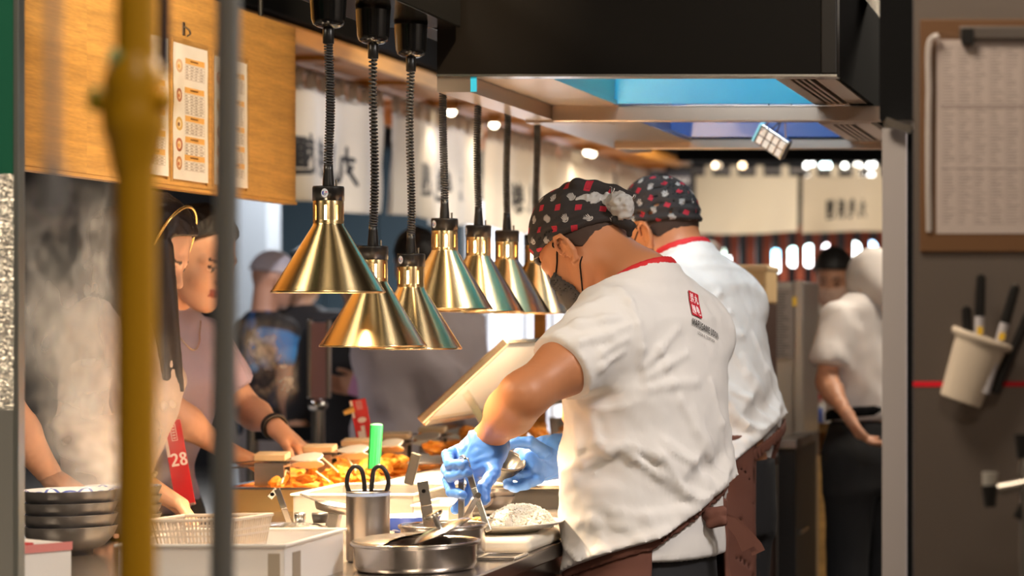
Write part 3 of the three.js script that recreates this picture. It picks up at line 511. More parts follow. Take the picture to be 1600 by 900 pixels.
// ---- price signs
function signTex(txt) { return canvasTex(128, 512, (x, w, h) => { x.fillStyle = '#c4202c'; x.fillRect(0, 0, w, h); x.fillStyle = '#f2e4e0'; x.fillRect(0, 0, 22, 210); x.strokeStyle = '#f0dcd8'; x.lineWidth = 5; x.strokeRect(52, 20, 36, 96); for (let i = 0; i < 5; i++) { x.fillStyle = '#f0dcd8'; x.fillRect(60, 30 + i * 17, 20, 7); } x.fillStyle = '#fbf4f2'; x.font = 'bold 108px sans-serif'; x.textAlign = 'center'; if (txt) x.fillText(txt, 74, 270); else { x.beginPath(); x.arc(70, 250, 34, 0, 7); x.fill(); x.fillRect(50, 320, 30, 120); x.fillRect(20, 380, 60, 90); } }); }
function priceSign(name, label, a, b, w, txt) {
  const g = thing(name, label, 'price sign', V(a.x, a.y, a.z)); const L = a.distanceTo(b), t = Math.atan2(a.x - b.x, b.y - a.y);
  lpart(g, 'board', box(-w / 2, w / 2, 0, L, -0.0025, 0.0025, 0.001), std([0.6, 0.03, 0.045], 0.35));
  const face = new THREE.PlaneGeometry(w * 0.98, L * 0.98).translate(0, L / 2, 0.0031); lpart(g, 'printed_face', face, std([1, 1, 1], 0.35, 0, { map: signTex(txt) }), 'red printed face with white figures');
  lpart(g, 'foot', box(-w / 2, w / 2, 0, 0.006, -0.012, 0.012, 0.002), clearPlastic); g.rotation.z = t; g.rotation.y = 0.25; return g;
}
priceSign('price_sign', 'tall narrow red price sign with white 28', W(291, 791, 5.9), W(268, 657, 5.9), 0.042, '28');
const smallSign = priceSign('price_sign', 'small red and white price sign with a yellow clip', W(571, 690, 7.05), W(559, 624, 7.05), 0.044, '');
lpart(smallSign, 'clip', rod(V(-0.042, 0.088, 0.01), V(-0.014, 0.094, 0.004), 0.007, 0.009, 12), std([0.85, 0.5, 0.12], 0.5), 'yellow orange clip');

// ---- pots and utensils near the cook
const potSteel = std([0.6, 0.55, 0.51], 0.22, 1, { bumpMap: brushT, bumpScale: 0.00004 });
function pot(x, d, r, h, label) {
  const g = thing('steel_pot', label, 'pot', V(x, CT, -d));
  lpart(g, 'body', lathe([[0, 0], [r * 0.93, 0], [r * 0.96, 0.004], [r, 0.012], [r, h - 0.006], [r * 1.055, h - 0.003], [r * 1.06, h + 0.002], [r * 1.03, h + 0.003], [r * 0.975, h - 0.002], [r * 0.97, 0.012], [0, 0.008]], 64), potSteel);
  return g;
}
function potLid(pot, pos, r, rot, label, half = false) {   // lid geometry in its own frame, then laid on the pot
  const m = lpart(pot, 'lid', lathe([[0, 0.011], [r * 0.5, 0.01], [r * 0.8, 0.007], [r * 0.92, 0.003], [r, 0.002], [r * 1.01, 0.0], [r * 0.9, -0.001], [r * 0.7, 0.004], [0, 0.008]], 56, half ? Math.PI : 0, half ? Math.PI : Math.PI * 2), lidSteel, label);
  m.position.copy(pos); m.rotation.set(...rot); return m;
}
const lidSteel = std([0.72, 0.69, 0.66], 0.22, 1);
const mainPot = pot(-1.3, 4.64, 0.108, 0.05, 'wide low steel pot with a tilted lid in front of the gloved cook');
lpart(mainPot, 'sauce', new THREE.CylinderGeometry(0.1, 0.1, 0.004, 40).translate(0, 0.02, 0), std([0.05, 0.022, 0.012], 0.25), 'dark sauce');
potLid(mainPot, V(0, 0.0535, 0), 0.109, [0, -0.25, 0], 'half lid lying flat', true);
{
  const g = potLid(mainPot, W(690, 831, 4.6).sub(mainPot.position), 0.056, [0.12, 0, 0.4], 'round lid leaning tilted');
  lpart(g, 'knob_stem', rod(V(0, 0.009, 0), V(0, 0.03, 0), 0.0055), steelPlain); lpart(g, 'knob', lathe([[0, 0.029], [0.012, 0.029], [0.0175, 0.033], [0.017, 0.037], [0, 0.039]], 24), steelBright);
}
const pot2 = pot(-1.31, 4.862, 0.078, 0.062, 'small round steel pot behind the wide low pot, tongs standing in it');
lpart(pot2, 'stew', new THREE.CylinderGeometry(0.073, 0.073, 0.004, 40).translate(0, 0.04, 0), std([0.2, 0.09, 0.02], 0.35), 'brown stew');
const pot3 = pot(-1.6, 4.83, 0.075, 0.055, 'steel pot with knobbed lids between the clear tub and the scissors');
{
  const l3 = potLid(pot3, V(0, 0.058, 0), 0.077, [0, 0.4, 0], 'flat lid with two knobs'); l3.rotation.y = 0;
  for (const [px, r, dk] of [[500, 0.0155, 1], [469, 0.011, 0]]) { const c = W(px, 0, 4.86).sub(pot3.position); lpart(l3, 'knob', lathe([[0, 0], [r * 0.8, 0], [r, 0.014], [r * 0.95, 0.019], [0, 0.02]], 24).translate(c.x, 0.009, c.z), dk ? std([0.05, 0.045, 0.045], 0.35) : steelPlain, dk ? 'dark round knob' : 'steel knob'); }
  const hg = lpart(pot3, 'hinge', box(0.076, 0.11, 0.046, 0.058, 0.01, 0.05, 0.003), steelDark); lpart(hg, 'hinge_pin', rod(V(0.104, 0.056, 0.008), V(0.104, 0.056, 0.052), 0.006), steelPlain);
}
// utensil canister with scissors
{
  const x = W(575, 0, 4.8).x, g = thing('utensil_canister', 'tall brushed steel canister holding black-handled scissors', 'canister', V(x, CT, -4.8));
  lpart(g, 'body', lathe([[0, 0], [0.036, 0], [0.039, 0.004], [0.0395, 0.02], [0.0395, 0.128], [0.0405, 0.13], [0.0395, 0.132], [0.0375, 0.13], [0.037, 0.006], [0, 0.006]], 48), std([0.5, 0.46, 0.44], 0.3, 1));
  lpart(g, 'rim_tape', lathe([[0.0396, 0.123], [0.0399, 0.123], [0.0399, 0.129], [0.0396, 0.129]], 40), std([0.45, 0.55, 0.8], 0.5), 'pale blue tape round the rim');
  const s = thing('kitchen_scissors', 'kitchen scissors with black loop handles standing in the steel canister', 'scissors', V(x, CT + 0.01, -4.8));
  const hd = std([0.015, 0.014, 0.014], 0.35);
  for (const q of [-1, 1]) {
    lpart(s, 'handle_loop', tube([V(q * 0.006, 0.105, 0), V(q * 0.0075, 0.14, 0), V(q * 0.013, 0.163, 0.002), V(q * 0.024, 0.168, 0.003), V(q * 0.034, 0.158, 0.003), V(q * 0.039, 0.14, 0.002), V(q * 0.0375, 0.128, 0.002), V(q * 0.03, 0.108, 0)], 0.0042, 40, 10), hd, 'black loop handle');
    lpart(s, 'blade', slab(V(q * 0.006, 0.11, 0), V(-q * 0.006, 0.012, 0), 0.012, 0.002, V(0, 0, 1)), steelBright);
  }
  lpart(s, 'pivot', rod(V(0, 0.085, -0.004), V(0, 0.085, 0.004), 0.004), steelDark);
}
// ladles and handles
function flatHandle(name, label, pts, w, m, holes = true) {
  const g = thing(name, label, 'ladle', pts[pts.length - 1].clone());
  for (let i = 0; i < pts.length - 1; i++) part(g, 'handle_bar', slab(pts[i], pts[i + 1], w, 0.003, V(0.2, 0, 1), 0.001), m);
  if (holes) { const a = pts[0].clone().lerp(pts[1], 0.4); part(g, 'hang_hole', rod(a.clone().add(V(0, 0, 0.0004)), a.clone().add(V(0, 0, 0.0026)), 0.0038), blackMatte, 'dark hanging hole'); }
  return g;
}
flatHandle('ladle', 'steel ladle handle with a hanging hole leaning behind the tilted lid', [W(660, 752, 4.9), W(666, 790, 4.9), W(673, 842, 4.9)], 0.021, steelPlain);
flatHandle('ladle', 'hooked steel ladle handle rising from the lidded pot', [W(421, 778, 4.86), W(433, 764, 4.86), W(444, 795, 4.86), W(456, 828, 4.86)], 0.011, steelBright);
{
  const g = thing('green_handled_tool', 'kitchen tool with a bright green plastic handle standing upright', 'kitchen tool', W(585, 770, 6.0));
  const a = W(584, 732, 6.0), b = W(588, 664, 6.0), grn = std([0.03, 0.5, 0.13], 0.35);
  part(g, 'handle', rod(a, b, 0.0125, 0.0145, 20), grn, 'bright green handle'); part(g, 'handle_end', new THREE.SphereGeometry(0.0145, 16, 10).scale(1, 0.25, 1).translate(b.x, b.y, b.z), std([0.2, 0.7, 0.33], 0.4)); part(g, 'shank', rod(W(583, 775, 6.0), a, 0.003), steelPlain);
  for (let i = 0; i < 6; i++) { const t = i / 6 * 6.28, o = V(Math.cos(t) * 0.0135, 0, Math.sin(t) * 0.0135); part(g, 'grip_rib', rod(a.clone().add(o), b.clone().add(o).add(V(0, -0.005, 0)), 0.0016, 0.0016, 6), grn); }
  const h = thing('dark_brush', 'dark ridged brush handle leaning among the containers', 'brush', W(638, 756, 5.85)); part(h, 'handle', slab(W(638, 757, 5.85), W(650, 711, 5.85), 0.022, 0.012, V(0, 0, 1), 0.004), std([0.022, 0.02, 0.02], 0.45)); part(h, 'end_cap', slab(W(649.5, 713, 5.85), W(651, 708, 5.85), 0.024, 0.014, V(0, 0, 1), 0.004), std([0.03, 0.028, 0.026], 0.5));
}
{
  const c = W(524, 818, 5.2), g = thing('steel_scoop', 'shallow dark steel scoop lying between the lidded pot and the canister', 'scoop', V(c.x, CT + 0.06, c.z));
  lpart(g, 'pan', lathe([[0, 0.004], [0.03, 0.004], [0.036, 0.016], [0.038, 0.017], [0.033, 0.002], [0, 0]], 32).scale(1.2, 1, 1), steelDark); lpart(g, 'handle', slab(V(-0.04, 0.016, 0), V(-0.075, 0.024, 0.01), 0.014, 0.003, V(0, 1, 0)), steelPlain); lpart(g, 'rest', box(-0.012, 0.012, -0.06, 0.0, -0.012, 0.012, 0.003), steelPlain); g.rotation.z = -0.2;
}
// tongs in the cook's left hand
{
  const g = thing('cooking_tongs', 'steel tongs held upright in the blue gloved left hand', 'tongs', W(745, 828, 5.0));
  part(g, 'arm', slab(W(727, 716, 5.005), W(741, 765, 5.0), 0.0125, 0.006, V(0, 0, 1), 0.002), steelPlain); part(g, 'arm', slab(W(740, 762, 5.0), W(764, 830, 4.97), 0.0125, 0.005, V(0, 0, 1), 0.002), steelPlain);
  part(g, 'arm', slab(W(721, 745, 5.02), W(721, 826, 5.0), 0.0125, 0.005, V(0, 0, 1), 0.002), steelPlain); part(g, 'spring_loop', tube([W(727, 717, 5.0), W(724, 713, 5.01), W(718, 718, 5.02), W(721, 748, 5.02)], 0.0032, 24, 8), steelPlain);
  part(g, 'cross_link', slab(W(748, 774, 4.99), W(726, 812, 4.99), 0.0115, 0.004, V(0, 0, 1), 0.0015), steelBright); part(g, 'pivot_pin', rod(W(747, 774, 5.005), W(747, 774, 4.975), 0.006), steelBright);
}
// ---- plastic containers
function bin(x0, x1, d0, d1, y0, y1, t, mat, label, name = 'plastic_container') {
  const g = thing(name, label, 'container', V((x0 + x1) / 2, y0, -(d0 + d1) / 2)), s = 0.006;
  part(g, 'wall', dbox(x0, x1, y0, y1, d0, d0 + t), mat); part(g, 'wall', dbox(x0, x1, y0, y1, d1 - t, d1), mat); part(g, 'wall', dbox(x0, x0 + t, y0, y1, d0 + t, d1 - t), mat); part(g, 'wall', dbox(x1 - t, x1, y0, y1, d0 + t, d1 - t), mat);
  part(g, 'bottom', dbox(x0 + t, x1 - t, y0, y0 + t, d0 + t, d1 - t), mat);
  part(g, 'rim', merge([dbox(x0 - s, x1 + s, y1, y1 + 0.005, d0 - s, d0 + t, 0.002), dbox(x0 - s, x1 + s, y1, y1 + 0.005, d1 - t, d1 + s, 0.002), dbox(x0 - s, x0 + t, y1, y1 + 0.005, d0, d1, 0.002), dbox(x1 - t, x1 + s, y1, y1 + 0.005, d0, d1, 0.002)]), whitePlastic);
  return g;
}
bin(-1.82, -1.56, 5.55, 5.9, CT, 0.965, 0.003, clearPlastic, 'clear plastic container behind the steel canister');
bin(-1.545, -1.47, 5.5, 5.7, CT, 0.945, 0.003, std([0.85, 0.75, 0.62], 0.4), 'small cream plastic box beside the patterned bowl');
{
  const g = bin(-1.705, -1.425, 4.3, 4.62, CT, 0.968, 0.003, std([0.88, 0.86, 0.85], 0.3, 0, { transmission: 0.3, thickness: 0 }), 'big translucent white plastic tub under the wicker-look basket', 'plastic_tub');
  part(g, 'label_sticker', dbox(-1.4246, -1.4236, 0.905, 0.955, 4.34, 4.38), std([0.3, 0.24, 0.18], 0.6), 'brown label');
  part(g, 'label_sticker', dbox(-1.452, -1.432, 0.905, 0.957, 4.2975, 4.2995), std([0.4, 0.33, 0.25], 0.6), 'brown label');
}
{ // basket
  const c = V(W(328, 0, 4.5).x, 0.932, -4.5), g = thing('plastic_basket', 'beige open-weave plastic basket standing in the translucent tub', 'basket', c);
  const bm = std([0.62, 0.53, 0.44], 0.5), w = 0.085, dd = 0.06, h = 0.066, L = [];
  const side = (ax, az, bx, bz) => { const n = Math.round(Math.hypot(bx - ax, bz - az) / 0.0075); for (let i = 0; i <= n; i++) { const t = i / n, x = ax + (bx - ax) * t, z = az + (bz - az) * t; L.push(slab(V(x * 0.86, 0, z * 0.86), V(x, h, z), 0.0028, 0.0022, V(bz - az, 0, ax - bx))); } for (let j = 1; j < 6; j++) { const y = j * h / 6.5, k = 0.86 + 0.14 * y / h; if (j !== 3) L.push(slab(V(ax * k, y, az * k), V(bx * k, y, bz * k), 0.0022, 0.0034, V(0, 1, 0))); } };
  side(-w, dd, w, dd); side(w, dd, w, -dd); side(w, -dd, -w, -dd); side(-w, -dd, -w, dd);
  const lat = lpart(g, 'lattice_wall', merge(L), bm, 'open weave walls'); lat.userData.kind = 'stuff';
  lpart(g, 'basket_floor', box(-w * 0.86, w * 0.86, -0.002, 0.001, -dd * 0.86, dd * 0.86), bm);
  lpart(g, 'rim', merge([box(-w - 0.004, w + 0.004, h, h + 0.006, dd - 0.003, dd + 0.004, 0.002), box(-w - 0.004, w + 0.004, h, h + 0.006, -dd - 0.004, -dd + 0.003, 0.002), box(-w - 0.004, -w + 0.003, h, h + 0.006, -dd, dd, 0.002), box(w - 0.003, w + 0.004, h, h + 0.006, -dd, dd, 0.002)]), bm, 'smooth rim');
  g.rotation.y = -0.2; g.rotation.z = 0.03;
}
// ---- bowls
const bowlPat = canvasTex(512, 128, (x, w, h) => { x.fillStyle = '#e9edf0'; x.fillRect(0, 0, w, h); x.fillStyle = '#3d56a8'; x.fillRect(0, 0, w, 16); for (let i = 0; i < 8; i++) { x.strokeStyle = '#3b55b0'; x.lineWidth = 5; x.beginPath(); x.arc(i * 64 + 32, 74, 22, 0, 6.3); x.stroke(); x.beginPath(); x.moveTo(i * 64, 120); x.quadraticCurveTo(i * 64 + 32, 50, i * 64 + 64, 110); x.stroke(); x.fillStyle = '#5d79c8'; x.beginPath(); x.moveTo(i * 64 + 20, 66); x.lineTo(i * 64 + 44, 66); x.lineTo(i * 64 + 32, 92); x.fill(); } });
const bowlOut = std([0.055, 0.05, 0.05], 0.35), bowlIn = std([1, 1, 1], 0.25, 0, { map: bowlPat });
function bowl(x, y, d, r, label, group, mo = bowlOut, mi = bowlIn) {
  const g = thing('noodle_bowl', label, 'bowl', V(x, y, -d), group), h = r * 0.62;
  lpart(g, 'outside', lathe([[0, 0.006], [r * 0.42, 0.006], [r * 0.42, 0], [r * 0.47, 0], [r * 0.48, 0.008], [r * 0.72, h * 0.3], [r * 0.9, h * 0.62], [r, h], [r * 0.985, h + 0.001]], 48), mo);
  lpart(g, 'inside', lathe([[r * 0.985, h + 0.001], [r * 0.96, h * 0.94], [r * 0.87, h * 0.62], [r * 0.69, h * 0.34], [r * 0.4, 0.014], [0, 0.012]], 48), mi, 'white and blue patterned inside'); return g;
}
for (let i = 0; i < 4; i++) bowl(-2.055, CT + i * 0.023 - 0.03 + 0.03, 4.95, 0.087, i === 3 ? 'blue and white noodle bowl topping the front stack at the counter end' : 'dark-sided noodle bowl within the front stack at the counter end', 'noodle bowls stacked at the counter end');
for (let i = 0; i < 4; i++) bowl(-2.09, CT + i * 0.019, 5.28, 0.082, i === 3 ? 'dark noodle bowl topping the rear stack by the red 28 sign' : 'dark-sided noodle bowl within the rear stack by the red 28 sign', 'noodle bowls in the rear stack');
{
  const patOut = std([1, 1, 1], 0.25, 0, { map: canvasTex(512, 256, (x, w, h) => { x.fillStyle = '#2c4aa6'; x.fillRect(0, 0, w, h); x.fillStyle = '#dfe6ee'; x.fillRect(0, 0, w, 34); x.fillStyle = '#2c4aa6'; for (let i = 0; i < 16; i++) { x.beginPath(); x.moveTo(i * 32, 34); x.lineTo(i * 32 + 16, 12); x.lineTo(i * 32 + 32, 34); x.fill(); } x.strokeStyle = '#e6ecf2'; x.lineWidth = 4; for (let i = 0; i < 8; i++) for (let r = 10; r < 36; r += 9) { x.beginPath(); x.arc(i * 64 + 32, 120, r, 3.14, 6.28); x.stroke(); } }) });
  bowl(W(640, 0, 5.36).x, CT + 0.001, 5.36, 0.064, 'small blue and white patterned bowl behind the ladle handle', undefined, patOut, std([0.85, 0.86, 0.86], 0.3));
  const blk = std([0.03, 0.028, 0.03], 0.25);
  for (const [px, d, k] of [[771, 5.93, 0], [771, 5.93, 1], [738, 5.86, 0], [738, 5.86, 1]]) bowl(W(px, 0, d).x, CT + 0.01 + k * 0.012, d, 0.05, px > 750 ? 'small black bowl in the stack farther behind the gloved hand' : 'small black bowl in the stack just behind the tongs', 'small black bowls behind the hands', std([0.22, 0.2, 0.19], 0.25, 0.3), blk);
}
// plate of rice on a white board
single('white_board', dbox(-1.36, -1.165, CT, CT + 0.03, 4.955, 5.26, 0.012), std([0.8, 0.74, 0.64], 0.35), 'thick white board under the rice plate', 'board');
{
  const c = V(-1.252, CT + 0.03, -5.1), g = thing('serving_plate', 'white oval plate with rice and curry in front of the cook', 'plate', c);
  lpart(g, 'dish', lathe([[0, 0], [0.06, 0], [0.064, 0.004], [0.09, 0.012], [0.104, 0.018], [0.106, 0.021], [0.1, 0.0205], [0.086, 0.0155], [0.06, 0.008], [0, 0.007]], 56).scale(1.1, 1, 1.2), std([0.84, 0.79, 0.7], 0.2));
  const m = new THREE.SphereGeometry(0.05, 40, 20, 0, 6.3, 0, Math.PI / 2), p = m.attributes.position; for (let i = 0; i < p.count; i++) { const v = V(p.getX(i), p.getY(i), p.getZ(i)); const n = 1 + 0.12 * N3(v.x * 40, v.y * 40, v.z * 40) + 0.12 * N3(v.x * 120, v.y * 120, v.z * 120); p.setXYZ(i, v.x * n * 1.25, v.y * n * 0.85, v.z * n * 1.25); } m.computeVertexNormals();
  const riceMat = std([0.93, 0.88, 0.76], 0.5), rm = single('rice_mound', m.translate(c.x + 0.03, c.y + 0.008, c.z - 0.01), riceMat, 'heap of white rice on the plate', 'rice'); rm.userData.kind = 'stuff';
  const grain = new THREE.SphereGeometry(0.0022, 6, 5).scale(1, 1, 2.4), im = new THREE.InstancedMesh(grain, riceMat, 900), M = new THREE.Matrix4(), q = new THREE.Quaternion();
  for (let i = 0; i < 900; i++) { const a = rnd() * 6.28, b = Math.acos(rnd()), n = 1.02; q.setFromEuler(new THREE.Euler(rnd() * 6, rnd() * 6, rnd() * 6)); M.compose(V(c.x + 0.03 + Math.sin(b) * Math.cos(a) * 0.0625 * n, c.y + 0.008 + Math.cos(b) * 0.0425 * n + 0.001, c.z - 0.01 + Math.sin(b) * Math.sin(a) * 0.0625 * n), q, V(1, 1, 1)); im.setMatrixAt(i, M); }
  im.name = 'rice_grains'; im.userData = { label: 'loose grains covering the rice heap', category: 'rice', kind: 'stuff' }; shadows(im); scene.add(im);
  const cg = []; for (let i = 0; i < 26; i++) { const l = lump(rr(0.008, 0.014), i * 2.3, 0.5, [1, 0.6, 1]); l.translate(c.x - 0.05 + rr(-0.035, 0.035), c.y + 0.014 + rr(0, 0.006), c.z + rr(-0.05, 0.06)); cg.push(l); }
  const cu = single('curry', merge(cg), std([0.55, 0.27, 0.05], 0.3), 'chunky yellow brown curry beside the rice', 'curry'); cu.userData.kind = 'stuff';
}
// ---- sloped display guard
{
  const d0 = 6.5, d1 = 8.2, A = V(-1.80, 1.092, 0), B = V(-1.593, 1.284, 0), g = thing('sneeze_guard', 'tilted clear guard panel with a steel edge over the food display', 'guard', V(-1.7, 0.953, -7.3));
  const at = (t, d) => V(A.x + (B.x - A.x) * t, A.y + (B.y - A.y) * t, -d), n = V(-(B.y - A.y), B.x - A.x, 0).normalize();
  part(g, 'pane', slab(at(0, (d0 + d1) / 2), at(1, (d0 + d1) / 2), d1 - d0, 0.006, n), std([0.88, 0.86, 0.84], 0.35, 0, { transmission: 0.35, thickness: 0 }), 'hazy clear panel');
  part(g, 'edge_frame', slab(at(-0.02, d0 - 0.012), at(1.04, d0 - 0.012), 0.024, 0.02, n, 0.003), std([0.75, 0.62, 0.48], 0.25, 1), 'steel edge with warm lamp light in its colour');  // warm lamp light put into the steel colour, lower rail too
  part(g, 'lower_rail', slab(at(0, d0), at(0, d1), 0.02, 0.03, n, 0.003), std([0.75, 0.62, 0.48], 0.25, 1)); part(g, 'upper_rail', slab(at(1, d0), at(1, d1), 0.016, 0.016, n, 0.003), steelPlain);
  for (const d of [6.62, 7.9]) part(g, 'strut', slab(at(0.35, d), V(-1.6, 0.95, -d), 0.02, 0.006, V(0, 0, 1)), steelPlain, 'slanting steel strut');
}
// lit wooden rack between the two cooks
{
  const g = thing('wooden_rack', 'orange wooden rack with bright shelves behind the cook\'s arm', 'rack', V(-2.0, 0, -9.2));
  for (const x of [-0.13, 0.02, 0.2]) lpart(g, 'post', metricUV(box(x - 0.02, x + 0.02, 0, 1.4, -0.02, 0.02)), woodDeep);
  for (let i = 0; i < 5; i++) { lpart(g, 'shelf', box(-0.15, 0.24, 0.62 + i * 0.14, 0.635 + i * 0.14, -0.2, 0.02), whitePlastic); }
  const k = thing('cup', 'white cup on the wooden rack', 'cup', V(0, 0, 0), 'cups on the wooden rack'); scene.remove(k); used.cup = -1;
  for (let i = 0; i < 8; i++) { const c = single('cup', lathe([[0, 0], [0.025, 0], [0.032, 0.07], [0.029, 0.07], [0.023, 0.004], [0, 0.004]], 20).translate(-2.08 + (i % 4) * 0.075 + (i % 4 > 1 ? 0.03 : 0), 0.915 + Math.floor(i / 4) * 0.14, -9.25), whitePlastic, 'white cup on the wooden rack', 'cup', 'cups on the wooden rack'); }
}

// ---------------------------------------------------------------- people: shared builders
function headField(h) {   // h: {C, F, U, L, s}; own coordinates f (forward), u (up), l (left) from the point between the ears
  const { C, F: f_, U: u_, L: l_, s = 1 } = h;
  const own = (x, y, z) => { const a = x - C.x, b = y - C.y, c = z - C.z; return [(a * f_.x + b * f_.y + c * f_.z) / s, (a * u_.x + b * u_.y + c * u_.z) / s, (a * l_.x + b * l_.y + c * l_.z) / s]; };
  const at = (f, u, l) => C.clone().addScaledVector(f_, f * s).addScaledVector(u_, u * s).addScaledVector(l_, l * s);
  const skull = (f, u, l) => ell(f + 0.004, u - 0.045, l, 0.098, 0.104, 0.076);
  const seg = (f, u, l, a, b, ra, rb) => { const dx = b[0] - a[0], dy = b[1] - a[1], dz = b[2] - a[2], L = dx * dx + dy * dy + dz * dz; let t = ((f - a[0]) * dx + (u - a[1]) * dy + (l - a[2]) * dz) / L; t = t < 0 ? 0 : t > 1 ? 1 : t; return Math.hypot(f - a[0] - dx * t, u - a[1] - dy * t, l - a[2] - dz * t) - (ra + (rb - ra) * t); };
  const face = (f, u, l) => {
    const m = Math.abs(l); let d = skull(f, u, l);
    d = smin(d, ell(f - 0.04, u + 0.025, l, 0.056, 0.085, 0.06), 0.03);
    d = smin(d, seg(f, u, m, [0.0, -0.035, 0.055], [0.062, -0.085, 0.014], 0.018, 0.022), 0.025);
    d = smin(d, Math.hypot(f - 0.072, u + 0.088, l) - 0.02, 0.02);
    d = smin(d, seg(f, u, m, [0.088, 0.036, 0.012], [0.072, 0.034, 0.05], 0.012, 0.01), 0.014);     // brow
    d = smin(d, Math.hypot(f - 0.062, u + 0.016, m - 0.04) - 0.024, 0.025);                          // cheek
    d = smax(d, -(Math.hypot(f - 0.106, u - 0.016, m - 0.033) - 0.014), 0.012);                      // eye socket
    d = smin(d, Math.hypot(f - 0.0815, u - 0.016, m - 0.032) - 0.0125, 0.003);                       // eyeball
    d = smin(d, seg(f, u, l, [0.094, 0.022, 0], [0.112, -0.014, 0], 0.007, 0.0105), 0.012);          // nose
    d = smin(d, Math.hypot(f - 0.102, u + 0.017, m - 0.011) - 0.0075, 0.008);
    d = smin(d, seg(f, u, m, [0.0985, -0.045, 0], [0.089, -0.0475, 0.021], 0.0058, 0.0025), 0.006);  // lips
    d = smin(d, seg(f, u, m, [0.097, -0.056, 0], [0.088, -0.0525, 0.02], 0.0065, 0.0025), 0.006);
    return d;
  };
  const helix = [[0.013, 0.01, 0.077], [0.009, 0.028, 0.083], [-0.006, 0.036, 0.089], [-0.021, 0.027, 0.094], [-0.025, 0.008, 0.093], [-0.019, -0.013, 0.087], [-0.008, -0.027, 0.081], [0.003, -0.024, 0.077]], anti = [[-0.009, 0.022, 0.084], [-0.0145, 0.004, 0.086], [-0.009, -0.012, 0.082]];
  const ear = (f, u, l) => {
    const m = Math.abs(l); let d = ell(f + 0.009, u - 0.003, m - 0.079 + 0.3 * (f + 0.009), 0.017, 0.03, 0.0055);
    for (let i = 0; i < helix.length - 1; i++) d = smin(d, seg(f, u, m, helix[i], helix[i + 1], i > 4 ? 0.0056 : 0.0042, i > 3 ? 0.006 : 0.0042), 0.003);
    for (let i = 0; i < 2; i++) d = smin(d, seg(f, u, m, anti[i], anti[i + 1], 0.0032, 0.0032), 0.003);
    return smin(d, Math.hypot(f - 0.008, u + 0.001, m - 0.079) - 0.005, 0.003);
  };
  const all = (x, y, z) => { const [f, u, l] = own(x, y, z); let d = face(f, u, l); const m = Math.abs(l); if (m > 0.05 && Math.abs(u) < 0.08) d = smin(d, ear(f, u, l), 0.004); return d * s; };
  const sk = (x, y, z) => { const [f, u, l] = own(x, y, z); return skull(f, u, l) * s; };
  const fc = (x, y, z) => { const [f, u, l] = own(x, y, z); return face(f, u, l) * s; };
  return { own, at, all, skull: sk, face: fc };
}
function faceColor(H, o = {}) {
  const lip = o.lip ?? [0.62, 0.36, 0.33], brow = [0.06, 0.04, 0.035];
  return (x, y, z) => {
    const [f, u, l] = H.own(x, y, z), m = Math.abs(l); let c = [1, 1, 1];
    if (f > 0.07) {
      if (u > 0.0345 && u < 0.0425 && m > 0.012 && m < 0.05) c = brow;
      else if (u > 0.0085 && u < 0.0235 && m > 0.0185 && m < 0.0455 && f < 0.0975) c = u > 0.0165 || o.closed ? [0.1, 0.05, 0.04] : Math.hypot(u - 0.0135, m - 0.032) < 0.0062 ? [0.03, 0.02, 0.02] : [1.3, 1.5, 1.7];
      else if (u > -0.0615 && u < -0.0405 && m < 0.0225 && f > 0.084) c = lip;
    }
    return c;
  };
}
const ONE = () => [1, 1, 1];
function handPrims(wr, dir, n, o = {}) {   // fingers run along dir, palm looks along n; side +1: thumb at dir x n
  const { s = 1, curl = 0.5, side = 1, r = 0.0092, spread = 0.1, thumb = 0.6 } = o;
  dir = dir.clone().normalize(); n = n.clone().addScaledVector(dir, -n.dot(dir)).normalize(); const t = dir.clone().cross(n).multiplyScalar(side);
  const P = (a, b, c) => wr.clone().addScaledVector(dir, a * s).addScaledVector(t, b * s).addScaledVector(n, c * s), list = [], pts = [wr];
  const K = [[0.09, 0.029], [0.094, 0.01], [0.09, -0.01], [0.082, -0.028]], len = [[0.042, 0.026, 0.02], [0.046, 0.03, 0.021], [0.042, 0.027, 0.02], [0.034, 0.021, 0.018]];
  const palm = K.map(([a, b]) => cone(P(0.0, b * 0.6, 0), P(a, b, 0), 0.0165 * s, 0.0125 * s)); palm.push(cone(P(0.012, 0.02, 0.006), P(0.05, 0.034, 0.008), 0.017 * s, 0.014 * s));
  list.push(join(palm, 0.02));
  K.forEach(([a, b], i) => {
    let p = P(a, b, 0), ang = curl * 0.35; const line = [p];
    for (let k = 0; k < 3; k++) { ang += curl * (k ? 0.75 : 0.5); const d = dir.clone().multiplyScalar(Math.cos(ang)).addScaledVector(n, Math.sin(ang)).addScaledVector(t, spread * (b * 14)); p = p.clone().addScaledVector(d, len[i][k] * s); line.push(p); }
    pts.push(...line); list.push(join(chainOf(line, [r * 1.05 * s, r * s, r * 0.92 * s, r * 0.78 * s]), 0.003));
  });
  let p = P(0.03, 0.032, 0.006); const tl = [p]; for (const [k, L] of [[0, 0.036], [1, 0.03], [2, 0.022]]) { const a = thumb - k * 0.25 * curl; p = p.clone().addScaledVector(dir, Math.cos(a) * L * s).addScaledVector(t, Math.sin(a) * L * s * 0.9).addScaledVector(n, curl * 0.012 * s); tl.push(p); }
  pts.push(...tl); list.push(join(chainOf(tl, [0.0135 * s, 0.0112 * s, 0.0102 * s, 0.0085 * s]), 0.004));
  return { f: join(list, 0.006), pts };
}
